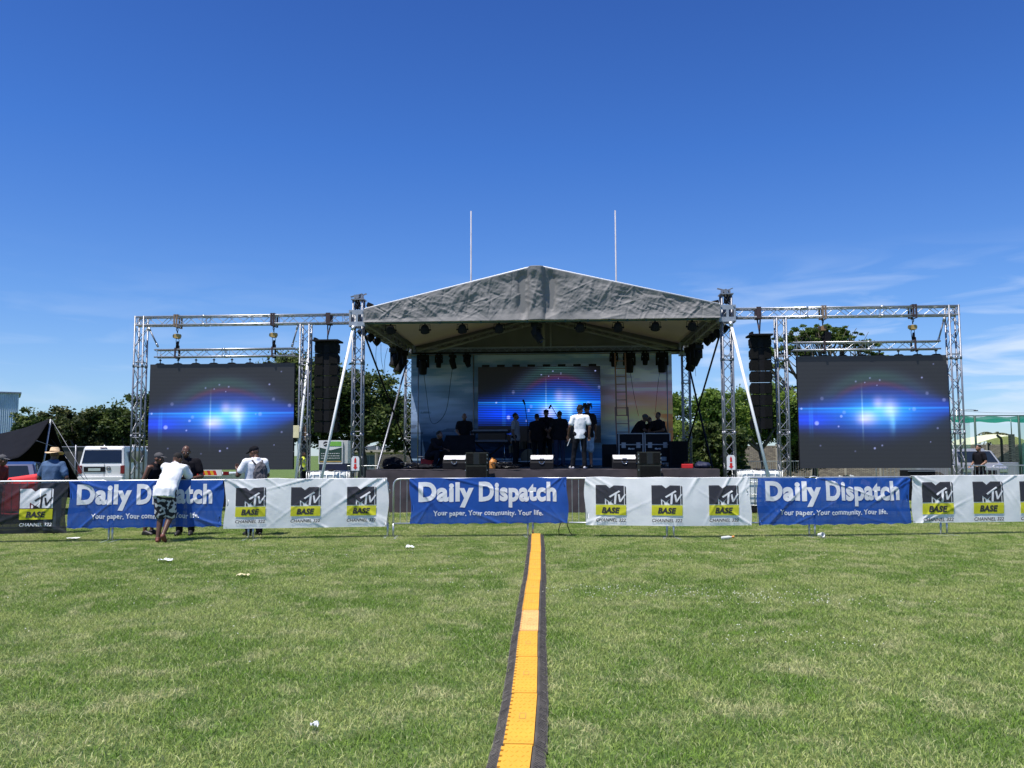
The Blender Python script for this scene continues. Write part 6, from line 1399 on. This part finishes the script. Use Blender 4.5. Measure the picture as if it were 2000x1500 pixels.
# flatbed truck rear with chevrons
D = 29.0; p = g2(372, D); t = thing('flatbed_truck', 'truck rear with red and yellow striped board under the left screen', 'truck', p, R(0)); z1 = at(400, 919, D).z; z0 = at(400, 928, D).z
b = MB(); b.box((-.3, 2.0, z0 - .12), (2.5, 4, .30)); b.build('bed', 'car_white', t, .02); b = MB(); b.box((0.3, -.03, (z0 + z1) / 2), (1.6, .04, z1 - z0 + .06)); b.build('board', 'sign_white', t)
b = MB(); b2 = MB()
for i in range(14):
    x0_ = -.45 + i * .10; bb = b if i % 2 else b2; bb.add([V((x0_, -.052, z0)), V((x0_ + .10, -.052, z0)), V((x0_ + .04, -.052, z1)), V((x0_ - .06, -.052, z1))], [(0, 1, 2, 3)])
b.build('red_stripes', 'red', t); b2.build('yellow_stripes', 'hiviz' if 0 else mat('stripe_yellow', (.80, .45, .03), .5), t)
b = MB(); b.box((1.24, -.02, z1 - .1), (.2, .05, .12)); b.build('tail_light', 'tail_red', t, .01); wheels(t, [(-.9, .7), (.9, .7), (-.9, 3.3), (.9, 3.3)], .36, .22)
b = MB(); b.box((1.0, -.06, .42), (.08, .06, .3)); b.box((-1.0, -.06, .42), (.08, .06, .3)); b.build('mudguards', 'black', t)
heapp = g2(445, 26); t = thing('dark_equipment_case', 'dark case on the grass between the truck rear and the backpack person', 'case', heapp); b = MB(); b.box((0, 0, .42), (.9, .7, .84)); b.build('body', 'black', t, .02); b = MB(); b.box((0, -.36, .80), (.9, .02, .03)); b.build('edge', 'alu_dull', t)
# white SUV front towards us, and pickup beside it
D = 36; p = g2(1922, D); t = thing('grey_suv', 'light grey SUV with its front towards the camera behind the walking person', 'suv', p, R(-14)); b = MB(); body(b, [(0, .4), (0, .95), (-.05 + .95, 1.10), (1.7, 1.64), (3.9, 1.68), (4.5, 1.0), (4.5, .4)], 1.86, .18, 1.0, 1.68); b.build('body', 'car_silver', t, .05)
b = MB(); b.add([V((-.78, .93, 1.13)), V((.78, .93, 1.13)), V((.66, 1.62, 1.60)), V((-.66, 1.62, 1.60))], [(0, 1, 2, 3)]); b.build('windscreen', 'glass_dark', t, solid=.03)
b = MB(); b.box((-.86, 2.6, 1.34), (.03, 1.8, .34)); b.box((.86, 2.6, 1.34), (.03, 1.8, .34)); b.build('side_windows', 'glass_dark', t)
for s_ in (-1, 1): b = MB(); b.box((s_ * .70, -.02, .80), (.32, .06, .16)); b.build('headlight', 'chrome', t, .02)
b = MB(); b.box((0, -.02, .70), (.9, .05, .22)); b.build('grille', 'black', t, .01); b = MB(); b.box((0, -.05, .42), (1.8, .12, .16)); b.build('bumper', mat('bumper_grey', (.18, .17, .22), .6), t, .02); wheels(t, [(-.8, .9), (.8, .9), (-.8, 3.6), (.8, 3.6)], .35)
p = g2(1868, 39); t = thing('silver_pickup', 'pale pickup seen from the side between the right screen and outermost tower', 'pickup', p, R(-88)); b = MB(); body(b, [(-2.3, .45), (-2.3, 1.0), (-1.2, 1.12), (-.6, 1.72), (.9, 1.74), (1.1, 1.1), (2.4, 1.1), (2.4, .45)], 1.7, .16, 1.1, 1.74); b.build('body', 'car_silver', t, .03)
b = MB(); b.box((0, .1, 1.4), (1.62, 1.1, .42)); b.build('side_window', 'glass_dark', t); wheels(t, [(-.78, -1.4), (.78, -1.4), (-.78, 1.4), (.78, 1.4)], .36)
# things glimpsed under the right screen
p = g2(1632, 26); t = thing('white_gazebo_frame', 'pale folded panels leaning under the right screen', 'folded panels', p, R(10))
for k, (x, an, m) in enumerate(((0, 20, 'white_paint'), (.22, 18, 'black'), (.40, 14, 'green_dark'), (.58, 16, 'white_paint'))): b = MB(); b.box((x, .1 * k, .42), (.14, .04, .95), (0, R(an), 0)); b.build('panel', m, t, .01)
p = g2(1675, 27); t = thing('dark_generator', 'dark equipment pile with tan tarp under the right screen', 'equipment', p); b = MB(); b.box((0, 0, .4), (.9, .6, .8)); b.build('body', 'black', t, .04); b = MB(); b.box((.1, -.31, .62), (.3, .03, .16), (0, .4, 0)); b.build('tarp', 'straw', t, .01)
p = g2(1588, 27); t = thing('fan_blower', 'dark round fan and box under the left edge of the right screen', 'fan', p); b = MB(); b.path([(.3 * math.cos(a), 0, .52 + .3 * math.sin(a)) for a in [2 * PI * j / 20 for j in range(20)]], .03, 6, True)
for j in range(6): a = j * PI / 6; b.tube((.3 * math.cos(a), 0, .52 + .3 * math.sin(a)), (-.3 * math.cos(a), 0, .52 - .3 * math.sin(a)), .012)
b.build('fan', 'steel', t); b = MB(); b.box((-.6, .1, .4), (.9, .5, .8)); b.build('box', 'black', t, .02)
p = g2(1790, 28); t = thing('dark_speaker_case', 'black case standing behind the right end of the right screen', 'case', p); b = MB(); b.box((0, 0, .5), (.9, .6, 1.0)); b.build('body', 'black', t, .02); b = MB(); b.box((0, -.31, .97), (.9, .02, .03)); b.build('edge', 'alu_dull', t)
p = g2(1735, 30); t = thing('dark_tyre', 'round dark tyre seen under the right screen', 'tyre', p); b = MB(); b.path([(.28 * math.cos(a), 0, .38 + .28 * math.sin(a)) for a in [2 * PI * j / 20 for j in range(20)]], .09, 8, True); b.build('rim', 'rubber', t)  # a loose tyre, modelled as a plain rubber ring
# distant barriers
def far_barrier(px0, px1, D, lb):
    a, c = g2(px0, D), g2(px1, D); t = thing('crowd_barrier', lb, 'crowd barrier', a, 0, 'crowd barriers behind the stage'); barrier_mesh(t, (c - a).length)
far_barrier(1383, 1428, 46, 'far steel barrier behind the right end of the stage deck'); far_barrier(1450, 1522, 46, 'far steel barrier above the right water tank'); far_barrier(1526, 1595, 46, 'far steel barrier left of the right screen')
far_barrier(1857, 1926, 29.5, 'steel barrier in front of the walking person at the far right'); far_barrier(1936, 2066, 29.5, 'steel barrier at the far right edge beyond the white banner'); far_barrier(1710, 1852, 30, 'steel barrier partly seen below the right end of the right screen')
far_barrier(674, 742, 34, 'steel barrier behind the left front roof tower, between it and the stage')
# green nets, palm, tent, wall posts, lamp
def net_mat():
    m = mat('net_green', (.03, .32, .24), .7, 0, .15, 1.5, alpha=.30); mat('net_band', (.02, .36, .26), .7, 0, .1, 2, alpha=.85, trans=.3)
net_mat(); D = 48; a = g2(1840, D); zt = at(1900, 812, D).z
t = thing('practice_net', 'green sports netting on dark posts at the far right', 'sports net', a); b = MB()
for px in (1848, 1907, 1993, 2060): x = g2(px, D).x - a.x; b.tube((x, 0, 0), (x, 0, zt), .06)
b.tube((0, 0, zt), (8, 0, zt), .03); b.build('posts', 'green_dark', t)
b = MB(); b.sm = True; b.grid(40, 6, lambda u, c: V((u * 8, .05 + c * 2.4, zt - .05 - .28 * math.sin(c * 3.0) - .04 * math.sin(u * 30)))); b.build('top_net', 'net_band', t)
b = MB(); b.sm = True; b.grid(20, 10, lambda u, c: V((u * 1.7, .08 + .05 * math.sin(u * 9), c * zt))); b.grid(20, 10, lambda u, c: V((4.4 + u * 3.6, .08, c * zt))); b.build('side_net', 'net_green', t)
D = 62; a = g2(1955, D); t = thing('yellow_marquee', 'large pale yellow-green tent roof rising behind the far right wall', 'marquee', a); zp = at(1970, 847, D).z
b = MB(); b.sm = True; b.grid(60, 10, lambda u, c: V(((u - .5) * 6.2, c * 5, 2.0 + (zp - 2.0) * (.5 + .5 * math.cos(PI * min(1, abs(u - .62) / (.62 if u < .62 else .38)))) * (1 - .45 * abs(c - .45))))); b.build('canopy', 'marquee_yellow', t, solid=.04)
b = MB(); 
for x in (-3, 0, 3): b.tube((x, .1, 0), (x, .1, 2.1), .05)
b.build('poles', 'alu_dull', t)
D = 75; p = g2(1944, D); hz = at(1944, 848, D).z; t = thing('palm_tree', 'palm tree with drooping fronds behind the yellow-green tent', 'palm', p); b = MB(); b.path([(0, 0, 0), (.1, 0, hz * .5), (0, 0, hz)], [.25, .18, .16], 8); b.build('trunk', 'bark', t)
b = MB(); rr = random.Random(8)
for i in range(26):
    a_ = rr.uniform(0, 6.28); L_ = rr.uniform(1.3, 2.0); up = rr.uniform(-.1, .9); prev = V((0, 0, hz))
    for s_ in range(1, 7):
        u = s_ / 6; q = V((math.cos(a_) * L_ * u, math.sin(a_) * L_ * u, hz + up * L_ * u * .8 - 1.25 * u * u * L_ * .62)); sd = V((-math.sin(a_), math.cos(a_), 0)) * .16 * (1.1 - u)
        b.add([prev - sd * 1.1, prev + sd * 1.1, q + sd - V((0, 0, .05)), q - sd - V((0, 0, .05))], [(0, 1, 2, 3)])
        for w__ in (-1, 1): b.add([prev, q, (prev + q) / 2 + sd * w__ * 2.4 - V((0, 0, .22))], [(0, 1, 2)])
        prev = q
b.build('fronds', mat('palm_leaf', (.12, .13, .05), .6, 0, .3, 3, trans=.2), t)
for k, (px, D) in enumerate(((1931, 49.5), (1957, 49.8))):
    a = g2(px, D); t = thing('bent_post', f'dark post with bent top on the far right wall, {"shorter, left" if k == 0 else "taller, right"} of a pair', 'post', a); zz = (at(px, 864, D).z, at(px, 850, D).z)[k]; b = MB(); b.path([(0, 0, 0), (0, 0, 2.1 + .2 * k), (-.05 + .12 * (1 - k), 0, zz - .15), (-.25 if k else .15, 0, zz)], .07 if k else .05, 6); b.build('shaft', 'fence_dark', t)
a = g2(1977, 49.4); t = thing('brick_pillar', 'narrow dark brick pillar with pole standing on the far right wall', 'pillar', a); b = MB(); b.box((0, 0, 1.3), (.24, .24, 2.6)); b.build('bricks', 'wall_stone', t); b = MB(); b.tube((.02, 0, 2.6), (.02, 0, 3.5), .03); b.build('pole', 'steel', t)
D = 70; a = g2(1872, D); t = thing('street_lamp', 'street lamp arm reaching right above the green netting', 'street lamp', a); zt = at(1900, 801, D).z; x2 = g2(1910, D).x - a.x; b = MB(); b.tube((0, 0, 0), (0, 0, zt), .07); b.path([(0, 0, zt), (x2 * .6, 0, zt + .02), (x2, 0, zt)], .035, 6); b.build('pole', 'steel', t); b = MB(); b.box((x2, 0, zt - .04), (.3, .14, .08)); b.build('lamp_head', 'fence_dark', t)
a = g2(1840, 72); t = thing('power_line', 'thin overhead power line crossing the far right sky', 'power line', (a.x, a.y, 0)); b = MB()
for k in range(2): b.path([(u * 12, 0, at(1900, 799 + 9 * k, 72).z - .35 * math.sin(u * 3.0)) for u in [i / 12 for i in range(13)]], .016, 4)
for xx in (0, 12): b.tube((xx, 0, 0), (xx, 0, at(1900, 795, 72).z), .12)
b.build('wires', 'fence_dark', t)
# ---- black stretch tent
def P3(px, py, D): return at(px, py, D)
t = thing('stretch_tent', 'black stretch tent with a pointed peak and guy ropes at the far left', 'tent', g2(60, 24)); o = t.location.copy(); o.z = 0
A = P3(97, 819, 23) - o; Bk = P3(-160, 846, 30) - o; Cf = P3(22, 902, 20.0) - o; Df = P3(-200, 905, 21) - o
def sheet(a0, a1, b0, b1, sag, n=18, m=14, pinch=0): 
    return lambda u, c: (a0.lerp(a1, u)).lerp(b0.lerp(b1, u), c) + V((0, 0, -sag * math.sin(PI * u) - sag * .6 * math.sin(PI * c) * math.sin(PI * min(1, u * 1.2))))
# roof: from the peak back to the ridge, front hem from peak down to the front left
ridge = lambda u: A.lerp(Bk, u) + V((0, 0, -.42 * math.sin(PI * min(1, u * 1.9) * .5) * (1 - u * .6) if u > 0 else 0))
hem = lambda u: A.lerp(Cf, min(1, u * 1.9)).lerp(Df, max(0, (u - .45) / .55)) + V((0, 0, -.18 * math.sin(PI * min(1, u * 1.9))))
b = MB(); b.sm = True; b.grid(36, 14, lambda u, c: ridge(u).lerp(hem(u), c) + V((0, 0, .05 * math.sin(c * 3.14) * u + .015 * fbm(u * 9, c * 4)))); b.build('canopy', 'tent_black', t, solid=.02)
E0 = P3(183, 960, 25) - o; E1 = P3(-160, 960, 27) - o; 
b = MB(); b.sm = True; b.grid(20, 12, lambda u, c: (A + V((0, .1, -.05))).lerp((E0 + V((0, 0, -.2))).lerp(E1, u), c) + V((-.0, 0, -.28 * math.sin(PI * c) * (1 - u)))); b.build('rear_wall', 'tent_black', t, solid=.02)
b = MB(); b.tube(P3(76, 960, 22.5) - o, P3(99, 819, 23) - o, .025); b.build('main_pole', 'steel', t)
for k, (q0, q1) in enumerate((((101, 820, 23), (186, 962, 22)), ((104, 822, 23), (122, 880, 26)), ((72, 861, 21.5), (116, 876, 22.5)), ((100, 858, 23.5), (175, 950, 23.5)))): b = MB(); b.tube(P3(*q0) - o, P3(*q1) - o, .008, n=5); b.build('guy_rope', 'alu_dull', t)
